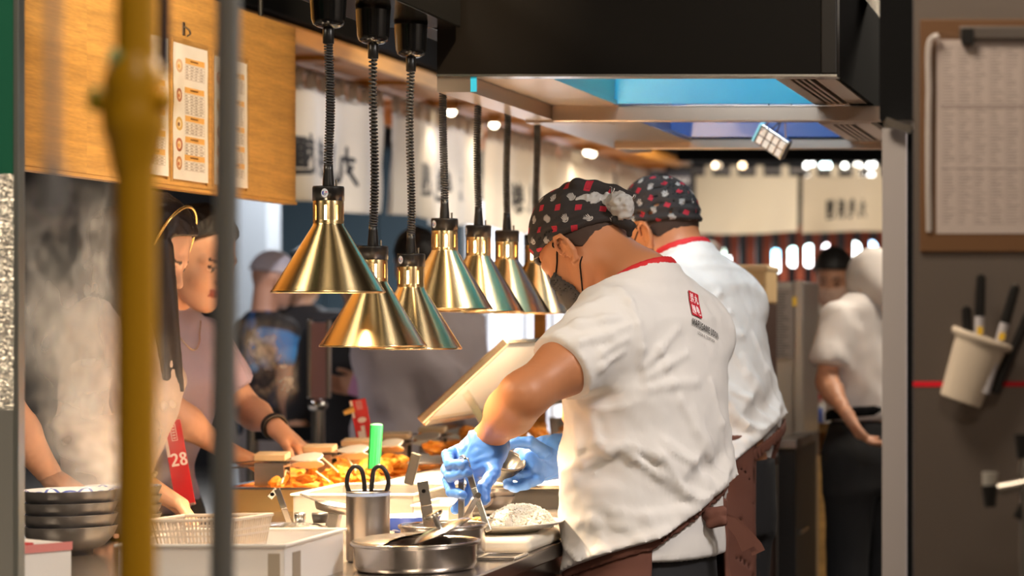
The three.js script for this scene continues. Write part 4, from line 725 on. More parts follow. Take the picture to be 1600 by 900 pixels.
function loft(sec) {   // sections [y, centre f, half depth, half width] from low to high
  return (f, y, l) => {
    let i = 0; while (i < sec.length - 2 && y > sec[i + 1][0]) i++;
    const A = sec[i], B = sec[i + 1]; let t = (y - A[0]) / (B[0] - A[0]); t = t < 0 ? 0 : t > 1 ? 1 : t; t = t * t * (3 - 2 * t) * 0.5 + t * 0.5;
    const c = A[1] + (B[1] - A[1]) * t, a = A[2] + (B[2] - A[2]) * t, b = A[3] + (B[3] - A[3]) * t, F_ = (f - c) / a, L_ = l / b, k = Math.pow(Math.pow(Math.abs(F_), 2.3) + Math.pow(Math.abs(L_), 2.3), 1 / 2.3);
    const rad = (k - 1) * Math.min(a, b) * (0.75 + 0.25 * Math.min(1, Math.abs(F_) + 0.3)); return Math.max(rad, y - sec[sec.length - 1][0], sec[0][0] - y);
  };
}

// ---------------------------------------------------------------- the cooks
const PSI = 25 * Math.PI / 180, cH = V(-Math.cos(PSI), 0, -Math.sin(PSI)), cL = V(-Math.sin(PSI), 0, Math.cos(PSI)), cO = V(-1.003, 0, -5.3);
const bodyOwn = (x, y, z) => { const a = x - cO.x, b = z - cO.z; return [a * cH.x + b * cH.z, y, a * cL.x + b * cL.z]; };
const bodyAt = (f, y, l) => cO.clone().addScaledVector(cH, f).addScaledVector(cL, l).setY(y);
const torsoSec = [[0.70, 0.0, 0.135, 0.19], [0.8, 0, 0.142, 0.2], [0.88, 0, 0.142, 0.2], [0.976, 0.003, 0.139, 0.2], [1.08, 0.002, 0.136, 0.199], [1.188, 0, 0.132, 0.2], [1.267, 0, 0.124, 0.2], [1.347, 0.002, 0.112, 0.194], [1.395, 0.005, 0.093, 0.172], [1.428, 0.01, 0.078, 0.125], [1.452, 0.015, 0.062, 0.078]];
const torso = loft(torsoSec), torsoW = (x, y, z) => { const [f, u, l] = bodyOwn(x, y, z); return torso(f, u, l); };
const shL = W(950, 524, 5.155), elL = W(818, 618, 4.97), wrL = W(761, 688, 5.1), shR = bodyAt(0.0, 1.31, -0.155), elR = W(930, 650, 5.52), wrR = W(884, 708, 5.36);
const shirtMat = std([0.78, 0.755, 0.735], 0.88, 0, { sheen: 0.2, sheenRoughness: 0.5, sheenColor: col(0.5, 0.5, 0.5) });
const apronMat = std([0.155, 0.058, 0.038], 0.85), pantsMat = std([0.018, 0.018, 0.021], 0.85), gloveMat = std([0.055, 0.19, 0.62], 0.42, 0, { clearcoat: 0.15, clearcoatRoughness: 0.4 });
const skinA = skinMat([0.5, 0.205, 0.092]), redMat = std([0.62, 0.015, 0.02], 0.7);
const bandTex = canvasTex(512, 512, (x, w) => {
  x.fillStyle = '#2b2524'; x.fillRect(0, 0, w, w);
  for (let i = 0; i < 4000; i++) { x.fillStyle = `rgba(${40 + 40 * rnd()},${36 + 30 * rnd()},${34 + 30 * rnd()},0.25)`; x.fillRect(rnd() * w, rnd() * w, 3, 2); }
  const dia = (cx, cy, s) => { x.fillStyle = '#b01f34'; x.save(); x.translate(cx, cy); x.rotate(Math.PI / 4 + 0.1); x.fillRect(-s, -s, 2 * s, 2 * s); x.strokeStyle = '#7a1324'; x.lineWidth = 4; x.strokeRect(-s * 0.55, -s * 0.55, s * 1.1, s * 1.1); x.restore(); };
  const mark = (cx, cy, a) => { x.save(); x.translate(cx, cy); x.rotate(a); x.scale(1.8, 1.8); x.strokeStyle = '#e4dcd6'; x.lineWidth = 4.4; x.lineCap = 'round'; for (let i = -2; i <= 2; i++) { x.beginPath(); x.moveTo(i * 13, -38 + Math.abs(i) * 6); x.lineTo(i * 8, 26); x.stroke(); } x.beginPath(); x.arc(0, 8, 30, 0.2, 2.9); x.stroke(); x.restore(); };
  dia(128, 128, 50); mark(384, 128, 0.2); mark(128, 384, -0.15); dia(384, 384, 50);
});
const bandMat = std([1, 1, 1], 0.85, 0, { map: bandTex });
const logoTex = canvasTex(512, 420, (x, w, h) => {
  x.clearRect(0, 0, w, h); x.fillStyle = '#c3152b'; x.beginPath(); x.roundRect ? x.roundRect(20, 4, 150, 214, 12) : x.rect(20, 4, 150, 214); x.fill();
  glyph(x, 'circle', 94, 16, 62, 88, 9, '#fff'); glyph(x, 'turtle', 94, 116, 62, 88, 8, '#fff'); glyph(x, 'make', 32, 16, 58, 88, 6, '#fff'); glyph(x, 'noodle', 32, 116, 58, 88, 6, '#fff');
  x.fillStyle = '#1c1a1a'; x.font = 'bold 74px sans-serif'; x.save(); x.translate(0, 302); x.scale(0.72, 1); x.fillText('MARUGAME UDON', 14, 0); x.restore();
  x.font = '34px sans-serif'; x.fillStyle = '#55504e'; x.fillText('UDON & TEMPURA', 110, 356);
});
const logoMat = std([1, 1, 1], 0.8, 0, { map: logoTex, transparent: true });

function shirtField() {
  const ax = elL.clone().sub(shL).normalize(), hemL = shL.clone().lerp(elL, 0.56), axR = elR.clone().sub(shR).normalize(), hemR = shR.clone().lerp(elR, 0.55);
  const slL = join([cone(shL, hemL.clone().addScaledVector(ax, 0.02), 0.083, 0.071), cone(bodyAt(0, 1.345, 0.1), shL, 0.048, 0.075)], 0.03), slR = join([cone(shR, hemR.clone().addScaledVector(axR, 0.02), 0.08, 0.07), cone(bodyAt(0, 1.375, -0.09), shR, 0.05, 0.075)], 0.05);
  const cutL = (x, y, z) => (x - hemL.x) * ax.x + (y - hemL.y) * ax.y + (z - hemL.z) * ax.z, cutR = (x, y, z) => (x - hemR.x) * axR.x + (y - hemR.y) * axR.y + (z - hemR.z) * axR.z;
  const nb = W(1004, 440, 5.29), cn = V(0, 1, 0).addScaledVector(cH, 0.55).normalize(), cc = bodyAt(-0.05, 1.467, 0), nTop = nb.clone().addScaledVector(cn, 0.06);
  const hc = headField({ C: W(922, 395, 5.357), F: cH.clone().multiplyScalar(0.695).add(V(0, -0.719, 0)), U: cH.clone().multiplyScalar(0.719).add(V(0, 0.695, 0)), L: cL.clone() }), skinN = join([cone(nb, hc.at(-0.03, -0.035, 0), 0.06, 0.055), cone(nb.clone().add(V(0, -0.05, 0)), nb, 0.066, 0.06)], 0.03);
  const neckF = (x, y, z) => skinN(x, y, z) - 0.0075, neckH = (x, y, z) => (x - cc.x) * cn.x + (y - cc.y) * cn.y + (z - cc.z) * cn.z;
  const base = (x, y, z) => { let d = smin(torsoW(x, y, z), Math.max(neckF(x, y, z), neckH(x, y, z)), 0.04); d = Math.max(d, neckH(x, y, z) - (bodyOwn(x, y, z)[0] < -0.2 ? 1 : 0)); d = smin(d, Math.max(slL(x, y, z), cutL(x, y, z)), 0.035); return smin(d, Math.max(slR(x, y, z), cutR(x, y, z)), 0.035); };
  const R = [];
  const ridge = (pts, r) => { const q = pts.map(([a, b]) => hit(base, a, b)).filter(Boolean); for (let i = 0; i < q.length - 1; i++) R.push([q[i].clone().lerp(q[i + 1], 0.5), q[i].distanceTo(q[i + 1]) / 2 + 0.05, cone(q[i], q[i + 1], r * (i ? 1 : 0.4), r * (i < q.length - 2 ? 1 : 0.4))]); };
  ridge([[866, 520], [900, 508], [945, 500], [968, 495]], 0.006); ridge([[868, 545], [905, 535], [950, 522], [985, 508]], 0.006); ridge([[905, 590], [940, 572], [975, 548]], 0.006); ridge([[885, 495], [915, 480], [945, 466]], 0.005); ridge([[900, 570], [940, 553], [978, 530]], 0.005);
  ridge([[1005, 575], [1030, 548], [1058, 515]], 0.007); ridge([[1008, 590], [1040, 572], [1075, 552]], 0.007); ridge([[1012, 607], [1050, 600], [1088, 598]], 0.006);
  ridge([[958, 698], [990, 716], [1030, 742], [1065, 772], [1105, 792]], 0.0085); ridge([[990, 698], [1025, 716], [1065, 737], [1095, 752]], 0.008); ridge([[1040, 690], [1075, 725], [1100, 752], [1125, 772]], 0.008);
  ridge([[1082, 640], [1100, 690], [1118, 740], [1131, 772]], 0.007); ridge([[1112, 600], [1125, 660], [1132, 725]], 0.006); ridge([[1062, 625], [1085, 672], [1105, 715]], 0.006);
  ridge([[886, 735], [915, 728], [950, 708], [975, 695]], 0.008); ridge([[884, 770], [905, 745], [930, 738]], 0.006); ridge([[900, 650], [905, 700], [900, 740]], 0.006); ridge([[925, 650], [935, 690], [955, 715]], 0.006);
  ridge([[895, 885], [940, 870], [1000, 848], [1050, 825]], 0.008); ridge([[1050, 812], [1080, 796], [1105, 785]], 0.01); ridge([[960, 800], [1010, 806], [1060, 800], [1095, 780]], 0.006); ridge([[890, 820], [930, 815], [975, 822]], 0.005);
  ridge([[965, 452], [984, 474], [998, 508], [1003, 545], [1000, 570]], 0.0035);
  const full = (x, y, z) => {
    let d = base(x, y, z); if (d > 0.05) return d;
    for (const [c, rad, f] of R) { const a = x - c.x, b = y - c.y, e = z - c.z; if (a * a + b * b + e * e < rad * rad) d = smin(d, f(x, y, z), 0.014); }
    const [f0, , l0] = bodyOwn(x, y, z), fb = -f0, cc2 = 0.415 * fb + 0.91 * y, tt = 0.91 * fb - 0.415 * y, wgt = 0.25 + 0.75 * Math.min(1, Math.max(0, (1.22 - y) / 0.15)), rn = N3(cc2 * 13 + 0.8 * N3(tt * 5, l0 * 5, 2), tt * 3, l0 * 3.5);
    d -= wgt * 0.0115 * Math.pow(Math.max(0, 1 - Math.abs(rn) * 2.4), 1.5) - 0.003 * wgt;
    d += 0.004 * N3(x * 9 + y * 5, y * 11, z * 9) + 0.0022 * N3(x * 26, y * 18 + x * 14, z * 26) + 0.0009 * N3(x * 60, y * 60, z * 60);
    const [f, , l] = bodyOwn(x, y, z), hem = 0.866 - 0.33 * f + (f < 0 ? Math.max(0, 0.14 - l) * 0.4 * Math.min(1, -f * 12) : 0);
    d -= 0.01 * Math.max(0, 1 - (y - hem) / 0.07);
    return Math.max(d, hem - y);
  };
  return { base, full, neckF, neckH, cc };
}
const SH = shirtField();
const chefShirtGeo = surface(SH.full, V(-1.36, 0.78, -5.72), V(-0.72, 1.5, -4.93), 0.0062);
const tailF = (x, y, z) => { const [f, , l] = bodyOwn(x, y, z); return Math.max(torso(f, y, l) + 0.01 + 0.003 * N3(x * 22, y * 10, z * 22), 0.868 - y + f * 0.1, y - 0.99, f - 0.03); };
const chefTailGeo = surface(tailF, V(-1.36, 0.83, -5.62), V(-0.72, 1.02, -5.0), 0.008);
const apronF = (x, y, z) => { const [f, , l] = bodyOwn(x, y, z); const sw = y < 0.85 ? (0.85 - y) * 0.08 : 0; let d = torso(f, Math.max(y, 0.72), l) + 0.009 - sw + 0.003 * N3(x * 14, y * 5, z * 14); d = Math.abs(d) - 0.0055; return Math.max(d, -(f + 0.3 * Math.abs(l) + 0.065 + (y < 0.85 ? (0.85 - y) * -0.03 : 0)), y - 0.97, 0.42 - y); };
const chefApronWrapGeo = surface((x, y, z) => { const [f, , l] = bodyOwn(x, y, z); const sw = y < 0.85 ? (0.85 - y) * 0.08 : 0; let d = Math.abs(torso(f, Math.max(y, 0.72), l) + 0.004 - sw + 0.004 * N3(x * 12, y * 4, z * 12)) - 0.0055; return Math.max(d, -(f + (l > 0 ? 0.3 : 0.9) * l + 0.122 + (0.95 - y) * 0.03), y - 1.0, 0.42 - y); }, V(-1.4, 0.4, -5.66), V(-0.7, 1.02, -4.9), 0.0085);
const chefApronGeo = surface(apronF, V(-1.4, 0.4, -5.66), V(-0.7, 1.0, -4.9), 0.0085);
const bandF = (x, y, z) => { const [f, , l] = bodyOwn(x, y, z), hem = 0.866 - 0.33 * f + (f < 0 ? Math.max(0, 0.14 - l) * 0.4 * Math.min(1, -f * 12) : 0); return Math.max(Math.abs(torso(f, y, l) + 0.003) - 0.004, Math.abs(y - hem + 0.002) - 0.016); };
const chefBandGeo = surface(bandF, V(-1.36, 0.8, -5.66), V(-0.72, 1.05, -4.95), 0.0065);
const legs = [-1, 1].map((s) => join([cone(bodyAt(0, 0.78, s * 0.085), bodyAt(0.01, 0.5, s * 0.09), 0.088, 0.072), cone(bodyAt(0.01, 0.5, s * 0.09), bodyAt(-0.02, 0.1, s * 0.095), 0.075, 0.06)], 0.03));
const pantsF = (x, y, z) => { const [f, , l] = bodyOwn(x, y, z); let d = Math.max(torso(f, Math.max(y, 0.71), l) + 0.024, 0.74 - y, y - 0.93); d = smin(d, Math.min(legs[0](x, y, z), legs[1](x, y, z)), 0.025); return d + 0.003 * N3(x * 15, y * 8, z * 15); };
const chefPantsGeo = surface(pantsF, V(-1.33, 0.04, -5.6), V(-0.74, 0.95, -5.0), 0.012);
const shoeGeo = (s) => surface(join([cone(bodyAt(-0.03, 0.045, s * 0.095), bodyAt(0.15, 0.032, s * 0.1), 0.043, 0.034), cone(bodyAt(-0.02, 0.06, s * 0.095), bodyAt(-0.02, 0.12, s * 0.095), 0.048, 0.045)], 0.03), bodyAt(0, 0, s * 0.095).add(V(-0.27, -0.01, -0.27)), bodyAt(0, 0, s * 0.095).add(V(0.27, 0.18, 0.27)), 0.01);
const shoeL = shoeGeo(1), shoeR = shoeGeo(-1);
const knotGeo = (() => { const a = bodyAt(-0.125, 0.935, 0.06), q = hit(torsoW, 1112, 808) ?? a; q.add(V(0.012, 0, 0.008)); const list = [cone(q.clone().add(V(-0.018, 0.006, 0)), q.clone().add(V(0.01, 0.012, 0)), 0.014, 0.012), cone(q.clone().add(V(-0.012, -0.012, 0.004)), q.clone().add(V(0.012, -0.006, 0.004)), 0.011, 0.012)]; return { q, geo: surface((x, y, z) => join(list, 0.006)(x, y, z) + 0.003 * N3(x * 60, y * 60, z * 60), q.clone().subScalar(0.06), q.clone().addScalar(0.06), 0.004) }; })();
const tailGeoRibbon = (p) => { const w = 0.022, pos = [], idx = [], n = p.length; for (let s = 0; s < 2; s++) for (let i = 0; i < n; i++) { const t = i / (n - 1); for (const q of [-1, 1]) pos.push(p[i].x + q * w * (0.5 + 0.3 * t) * 0.75, p[i].y + q * w * 0.28, p[i].z + (s ? -0.003 : 0)); } for (let s = 0; s < 2; s++) for (let i = 0; i < n - 1; i++) { const a = s * 2 * n + i * 2; s ? idx.push(a, a + 2, a + 1, a + 1, a + 2, a + 3) : idx.push(a, a + 1, a + 2, a + 1, a + 3, a + 2); } const g = new THREE.BufferGeometry(); g.setAttribute('position', new THREE.Float32BufferAttribute(pos, 3)); g.setIndex(idx); g.computeVertexNormals(); return g; };
const kq = knotGeo.q, ribbons = [[[0, 0, 0], [0.028, -0.008, 0.004], [0.05, -0.032, 0.006], [0.066, -0.064, 0.006]], [[0.004, 0.004, 0], [0.03, -0.006, -0.01], [0.058, -0.036, -0.012], [0.078, -0.06, -0.01], [0.084, -0.074, -0.008]]].map((r) => tailGeoRibbon(r.map(([a, b, c]) => kq.clone().add(V(a, b, c)))));
// logo patch lying on the back of the shirt
const logoGeo = (() => {
  const c = hit(SH.base, 1099, 499), e = 0.004, g = V(SH.base(c.x + e, c.y, c.z) - SH.base(c.x - e, c.y, c.z), SH.base(c.x, c.y + e, c.z) - SH.base(c.x, c.y - e, c.z), SH.base(c.x, c.y, c.z + e) - SH.base(c.x, c.y, c.z - e)).normalize();
  const u0 = V(0, 1, 0).cross(g).normalize(), v0 = g.clone().cross(u0), a = -0.3, u = u0.clone().multiplyScalar(Math.cos(a)).addScaledVector(v0, Math.sin(a)), v = v0.clone().multiplyScalar(Math.cos(a)).addScaledVector(u0, -Math.sin(a)), w = 0.118, h = 0.11, n = 26, pos = [], uv = [], idx = [];
  for (let j = 0; j <= n; j++) for (let i = 0; i <= n; i++) { const o = c.clone().addScaledVector(u, (i / n - 0.4) * w).addScaledVector(v, (j / n - 0.5) * h).addScaledVector(g, 0.06), p = march(SH.full, o, g.clone().negate(), 0, 0.16) ?? o.addScaledVector(g, -0.06); p.addScaledVector(g, 0.0028); pos.push(p.x, p.y, p.z); uv.push(i / n, j / n); }
  for (let j = 0; j < n; j++) for (let i = 0; i < n; i++) { const q = j * (n + 1) + i; idx.push(q, q + 1, q + n + 1, q + 1, q + n + 2, q + n + 1); }
  const G = new THREE.BufferGeometry(); G.setAttribute('position', new THREE.Float32BufferAttribute(pos, 3)); G.setAttribute('uv', new THREE.Float32BufferAttribute(uv, 2)); G.setIndex(idx); G.computeVertexNormals(); return G;
})();
const rangeOf = (pts, r) => bounds(pts, r);

function cook(o) {
  const pitch = o.pitch, F_ = cH.clone().multiplyScalar(Math.cos(pitch)).add(V(0, -Math.sin(pitch), 0)), U_ = cH.clone().multiplyScalar(Math.sin(pitch)).add(V(0, Math.cos(pitch), 0));
  const H = headField({ C: o.C, F: F_, U: U_, L: cL.clone(), s: 1 });
  const g = thing('person', o.label, 'person', cO.clone().add(o.shift));
  const lean = o.lean ?? 0, pivot = bodyAt(0, 0.93, 0), LOW = /apron|trousers|shoe|tail/;
  const place = (name, geo, mat, label) => { const m = lpart(g, name, geo, mat, label); m.position.copy(cO).negate(); if (lean && !LOW.test(name)) { m.quaternion.setFromAxisAngle(cL, lean); m.position.copy(pivot).sub(pivot.clone().applyQuaternion(m.quaternion)).sub(cO); } return m; };
  const sub = (par, name, geo, mat, label) => lpart(par, name, geo, mat, label);
  // body: torso core, neck, arms; finer head
  const neckB = W(1004, 440, 5.29), neck = [cone(neckB, H.at(-0.03, -0.035, 0), 0.06, 0.055), cone(neckB.clone().add(V(0, -0.05, 0)), neckB, 0.066, 0.06)];
  const arms = [...chainOf([shL, shL.clone().lerp(elL, 0.5), elL, elL.clone().lerp(wrL, 0.35), wrL], [0.055, 0.054, 0.043, 0.044, 0.027]), ...chainOf([shR, elR, wrR], [0.056, 0.045, 0.028]), cone(wrL, W(745, 715, 5.09), 0.026, 0.02), cone(wrR, W(858, 715, 5.33), 0.026, 0.02)];
  const nkF = join(neck, 0.03), n2 = o.wrap ? H.at(-0.03, -0.035, 0).sub(neckB).normalize().add(V(0, 0.6, 0)).normalize() : null, c2 = o.wrap ? neckB.clone().addScaledVector(n2, 0.03) : null, nkH = o.wrap ? (x, y, z) => (x - c2.x) * n2.x + (y - c2.y) * n2.y + (z - c2.z) * n2.z : SH.neckH;
  if (o.wrap) place('shirt_yoke', surface((x, y, z) => Math.max(nkF(x, y, z) - 0.011, nkH(x, y, z), 1.34 - y), ...rangeOf([neckB], 0.14), 0.006), shirtMat);
  const headAll = H.all, body = join([...neck, ...arms, (x, y, z) => Math.max(torsoW(x, y, z) + 0.04, y - 1.42)], 0.03);
  const whole = (x, y, z) => smin(body(x, y, z), headAll(x, y, z), 0.03), fcol = faceColor(H, { closed: true });
  const [hl, hh] = rangeOf([H.at(0, 0.045, 0)], 0.165);
  const neckLow = 1.40, upper = surface((x, y, z) => Math.max(whole(x, y, z), bodyOwn(x, y, z)[0] * -1 - 0.09), V(hl.x, Math.min(hl.y, neckLow), hl.z), V(-0.86, hh.y, hh.z), o.fine, { color: fcol });
  const lower = surface((x, y, z) => body(x, y, z), V(-1.4, 0.83, -5.72), V(-0.75, 1.44, -4.88), 0.0095, { color: ONE });
  place('body', joinGeos([upper, lower]), skinA, 'tanned skin');
  const sh = place('shirt', chefShirtGeo, shirtMat, 'white short-sleeved shirt'); if (!o.wrap) sub(sh, 'printed_logo', logoGeo, logoMat, 'red seal and lettering printed on the back');
  if (!o.wrap) place('shirt_tail', chefTailGeo, shirtMat);
  place('apron', o.wrap ? chefApronWrapGeo : chefApronGeo, apronMat, 'brown waist apron'); place('apron_band', chefBandGeo, apronMat); if (!o.wrap) { const kn = place('apron_knot', knotGeo.geo, apronMat); for (const r of ribbons) sub(kn, 'apron_string', r, apronMat); }
  place('trousers', chefPantsGeo, pantsMat, 'black trousers'); place('shoe', shoeL, blackMatte); place('shoe', shoeR, blackMatte);
  // collar
  place('collar', surface((x, y, z) => Math.max(nkF(x, y, z) - 0.0125, -nkF(x, y, z) - 0.004, Math.abs(nkH(x, y, z)) - 0.0085), ...rangeOf([neckB], 0.14), 0.004), redMat, 'red ribbed collar');
  // bandana
  const uvB = (x, y, z) => { const [f, u, l] = H.own(x, y, z); const a = f, b = u - 0.045, r = Math.hypot(a, b, l) || 1, th = Math.acos(Math.min(1, Math.abs(l) / r)), ph = Math.atan2(b, a); return [th * 0.1 * Math.cos(ph) / 0.072 + (l < 0 ? 0.5 : 0), th * 0.1 * Math.sin(ph) / 0.072 + 0.13]; };
  const flap = o.flap ? o.flap.map(([a, b, dr]) => { const q = hit(H.skull, a, b, 4, 8); return q ?? W(a, b, dr ?? 5.35); }) : null;
  const flapF = flap ? join(chainOf(flap, flap.map((_, i) => (i === 0 || i === flap.length - 1 ? 0.008 : 0.013))), 0.01) : null;
  const bF = (x, y, z) => {
    const [f, u, l] = H.own(x, y, z), cut = o.cut(f), low = Math.max(0, 1 - Math.max(0, u - cut) / 0.075);
    let d = H.skull(x, y, z) - 0.0105 - 0.004 * N3(f * 14, u * 9, l * 14) - 0.0038 * low * Math.sin((u - cut) * 250 + f * 10 + 2 * N3(f * 10, l * 10, 1)) - 0.0012 * N3(f * 50, u * 40, l * 50);
    if (flapF) d = smin(d, flapF(x, y, z), 0.012);
    return Math.max(d, -(H.skull(x, y, z) - 0.003), cut - u + 0.0015 * Math.sin(f * 60));
  };
  const bn = place('bandana', surface(bF, ...rangeOf([H.at(-0.004, 0.06, 0)], 0.15), o.fine * 1.05, { uv: uvB }), bandMat, 'dark bandana printed with red diamonds and white marks');
  const kn2 = o.knot.map(([a, b, dd]) => W(a, b, dd));
  const kF = join(chainOf(kn2, kn2.map((_, i) => [0.01, 0.012, 0.009, 0.006, 0.005][Math.min(i, 4)])), 0.008);
  sub(bn, 'bandana_knot', surface((x, y, z) => kF(x, y, z) + 0.003 * N3(x * 60, y * 60, z * 60), ...rangeOf(kn2, 0.035), 0.004), std([0.022, 0.018, 0.018], 0.85), 'dark knot');
  if (o.net) {
    const q = o.net.map(([a, b, r]) => { const p = hit(H.skull, a, b, 4, 8) ?? W(a, b, o.C.z * -1 - 0.05); return [p, r]; });
    const nF = join(chainOf(q.map((e) => e[0]), q.map((e) => e[1])), 0.012);
    place('hair_net', surface((x, y, z) => nF(x, y, z) + 0.008 * Math.abs(N3(x * 45, y * 45, z * 45)) + 0.009 * Math.abs(N3(x * 80 + 3, y * 80, z * 80)) - 0.005, ...rangeOf(q.map((e) => e[0]), 0.06), 0.003), std([0.66, 0.64, 0.62], 0.6, 0, { transmission: 0.3, thickness: 0 }), 'crumpled white hair net showing through the bandana');
  }
  // cropped hair at the nape
  place('hair', surface((x, y, z) => { const [f, u, l] = H.own(x, y, z); return Math.max(H.face(x, y, z) - 0.004 - 0.0016 * N3(f * 130, u * 130, l * 130), u - o.cut(f) - 0.012, f + 0.016 + Math.max(0, (0.0 - u)) * 0.9, -0.032 - u + 0.02 * Math.abs(l) / 0.07); }, ...rangeOf([H.at(-0.05, 0, 0)], 0.12), 0.0042), std([0.05, 0.027, 0.018], 0.8), 'short dark hair');
  // mask with ear loops
  const mF = (x, y, z) => { const [f, u, l] = H.own(x, y, z), m = Math.abs(l); let d = H.face(x, y, z) - 0.0055; d = smin(d, ell(f - 0.062, u + 0.045, l, 0.058, 0.045, 0.05), 0.02); d -= 0.0006 * Math.sin(u * 220 + 3 * m * 12); return Math.max(d, u + 0.002 - 0.012 * Math.max(0, 1 - m / 0.03), -0.108 - u, 0.03 + m * 0.25 + Math.abs(u + 0.05) * 0.1 - f, -(H.face(x, y, z) - 0.001)); };
  const mk = place('face_mask', surface(mF, ...rangeOf([H.at(0.07, -0.05, 0)], 0.1), 0.0042), std([0.035, 0.03, 0.028], 0.85), 'dark grey face mask');
  for (const [a, b] of [[[0.004, 0.032, 0.084], [0.062, -0.01, 0.062]], [[-0.016, -0.03, 0.082], [0.042, -0.074, 0.055]]]) { const pts = []; for (let i = 0; i <= 10; i++) { const t = i / 10, p = H.at(a[0] + (b[0] - a[0]) * t, a[1] + (b[1] - a[1]) * t, 0.13); pts.push((march(headAll, p, cL.clone().negate(), 0, 0.12) ?? H.at(a[0] + (b[0] - a[0]) * t, a[1] + (b[1] - a[1]) * t, 0.08)).addScaledVector(cL, 0.0012)); } sub(mk, 'ear_loop', tube(pts, 0.0016, 30, 6), blackMatte, 'thin black ear loop'); }
  if (o.glasses) { const pts = [[0.0, 0.022, 0.082], [0.05, 0.02, 0.078], [0.098, 0.018, 0.066]].map((a) => H.at(...a)); const gl = place('glasses', tube(pts, 0.0013, 20, 6), std([0.04, 0.03, 0.025], 0.3, 0.5), 'thin dark glasses'); for (const s of [-1, 1]) { const r = []; for (let i = 0; i <= 24; i++) { const a = i / 24 * 6.2832; r.push(H.at(0.102 - 0.006 * Math.abs(Math.cos(a) * 0.7 + 1), 0.012 + 0.016 * Math.sin(a), s * (0.036 + 0.022 * Math.cos(a)))); } sub(gl, 'lens_rim', tube(r, 0.0011, 40, 6), blackMatte); } }
  return { g, place, H };
}
// gloves
function glove(list, palm, cuff, label, lo) {
  const fing = list.map(([pts, r]) => join(chainOf(pts.map((p) => W(...p)), pts.map((_, i) => r * (1.08 - 0.07 * i))), 0.004)), pal = join(palm.map(([a, b, ra, rb]) => cone(W(...a), W(...b), ra, rb)), 0.03);
  const all = [...list.flatMap((e) => e[0]), ...palm.flatMap((e) => [e[0], e[1]])].map((p) => W(...p)), cA = W(...cuff[0]), cB = W(...cuff[1]);
  const cu = cone(cA, cB, cuff[2], cuff[3]), ax = cA.clone().sub(cB).normalize();
  const f = (x, y, z) => { let d = smin(pal(x, y, z), Math.max(cu(x, y, z), (x - cA.x) * ax.x + (y - cA.y) * ax.y + (z - cA.z) * ax.z), 0.012); for (const q of fing) { const e = q(x, y, z); if (e < d + 0.01) d = smin(d, e, 0.0075); } return d + 0.0011 * N3(x * 70, y * 70, z * 70) + 0.0007 * Math.sin(N3(x * 25, y * 25, z * 25) * 14); };
  all.push(cA); return surface(f, ...bounds(all, 0.045), 0.0029);
}
const cookA = cook({
  shift: V(0, 0, 0), C: W(922, 395, 5.357), pitch: 46 * Math.PI / 180, fine: 0.0035, label: 'cook in white shirt, patterned bandana and blue gloves bending over the counter',
  cut: (f) => 0.04 + (f > 0 ? 0.28 : 0.5) * f, flap: [[886, 336], [884, 312, 5.31], [889, 296, 5.32], [902, 289, 5.33], [930, 292, 5.34], [960, 299, 5.35], [988, 306, 5.36]], knot: [[962, 344, 5.31], [976, 347, 5.31], [985, 353, 5.31], [983, 366, 5.31]],
  net: [[900, 318, 0.009], [925, 314, 0.014], [950, 316, 0.02], [970, 318, 0.021], [976, 333, 0.016]],
});
cookA.place('glove', glove([
  [[[716, 704, 5.1], [699, 711, 5.06], [703, 726, 5.015], [725, 725, 4.985]], 0.0112], [[[712, 720, 5.11], [697, 734, 5.06], [704, 745, 5.01], [731, 738, 4.985]], 0.011], [[[716, 736, 5.12], [700, 751, 5.07], [706, 769, 5.02], [722, 773, 4.99]], 0.0108],
  [[[738, 742, 5.09], [737, 762, 5.06], [724, 782, 5.045], [711, 797, 5.035]], 0.0105], [[[768, 712, 5.08], [772, 737, 5.05], [756, 762, 5.02], [757, 781, 5.01]], 0.0135]],
[[[760, 692, 5.1], [722, 712, 5.1], 0.031, 0.021], [[764, 696, 5.09], [742, 730, 5.08], 0.031, 0.026], [[742, 715, 5.1], [722, 735, 5.11], 0.028, 0.02], [[768, 700, 5.09], [770, 725, 5.07], 0.026, 0.018]], [[762, 680, 5.1], [757, 700, 5.1], 0.036, 0.032]), gloveMat, 'blue glove gripping the tongs');
cookA.place('glove', glove([
  [[[852, 706, 5.28], [828, 691, 5.25], [802, 691, 5.24], [785, 699, 5.235]], 0.0125], [[[832, 702, 5.34], [812, 706, 5.36], [800, 720, 5.36], [797, 738, 5.34]], 0.0108], [[[830, 718, 5.34], [810, 726, 5.36], [799, 739, 5.35], [790, 750, 5.31]], 0.011],
  [[[838, 740, 5.3], [816, 745, 5.27], [798, 740, 5.255], [788, 746, 5.25]], 0.0112], [[[842, 748, 5.29], [822, 757, 5.26], [804, 762, 5.25], [793, 758, 5.25]], 0.0105]],
[[[874, 703, 5.33], [838, 706, 5.31], 0.031, 0.027], [[870, 722, 5.33], [838, 734, 5.31], 0.032, 0.026], [[868, 712, 5.33], [836, 718, 5.32], 0.034, 0.03]], [[884, 706, 5.36], [866, 712, 5.33], 0.037, 0.036]), gloveMat, 'blue glove holding a small black bowl');
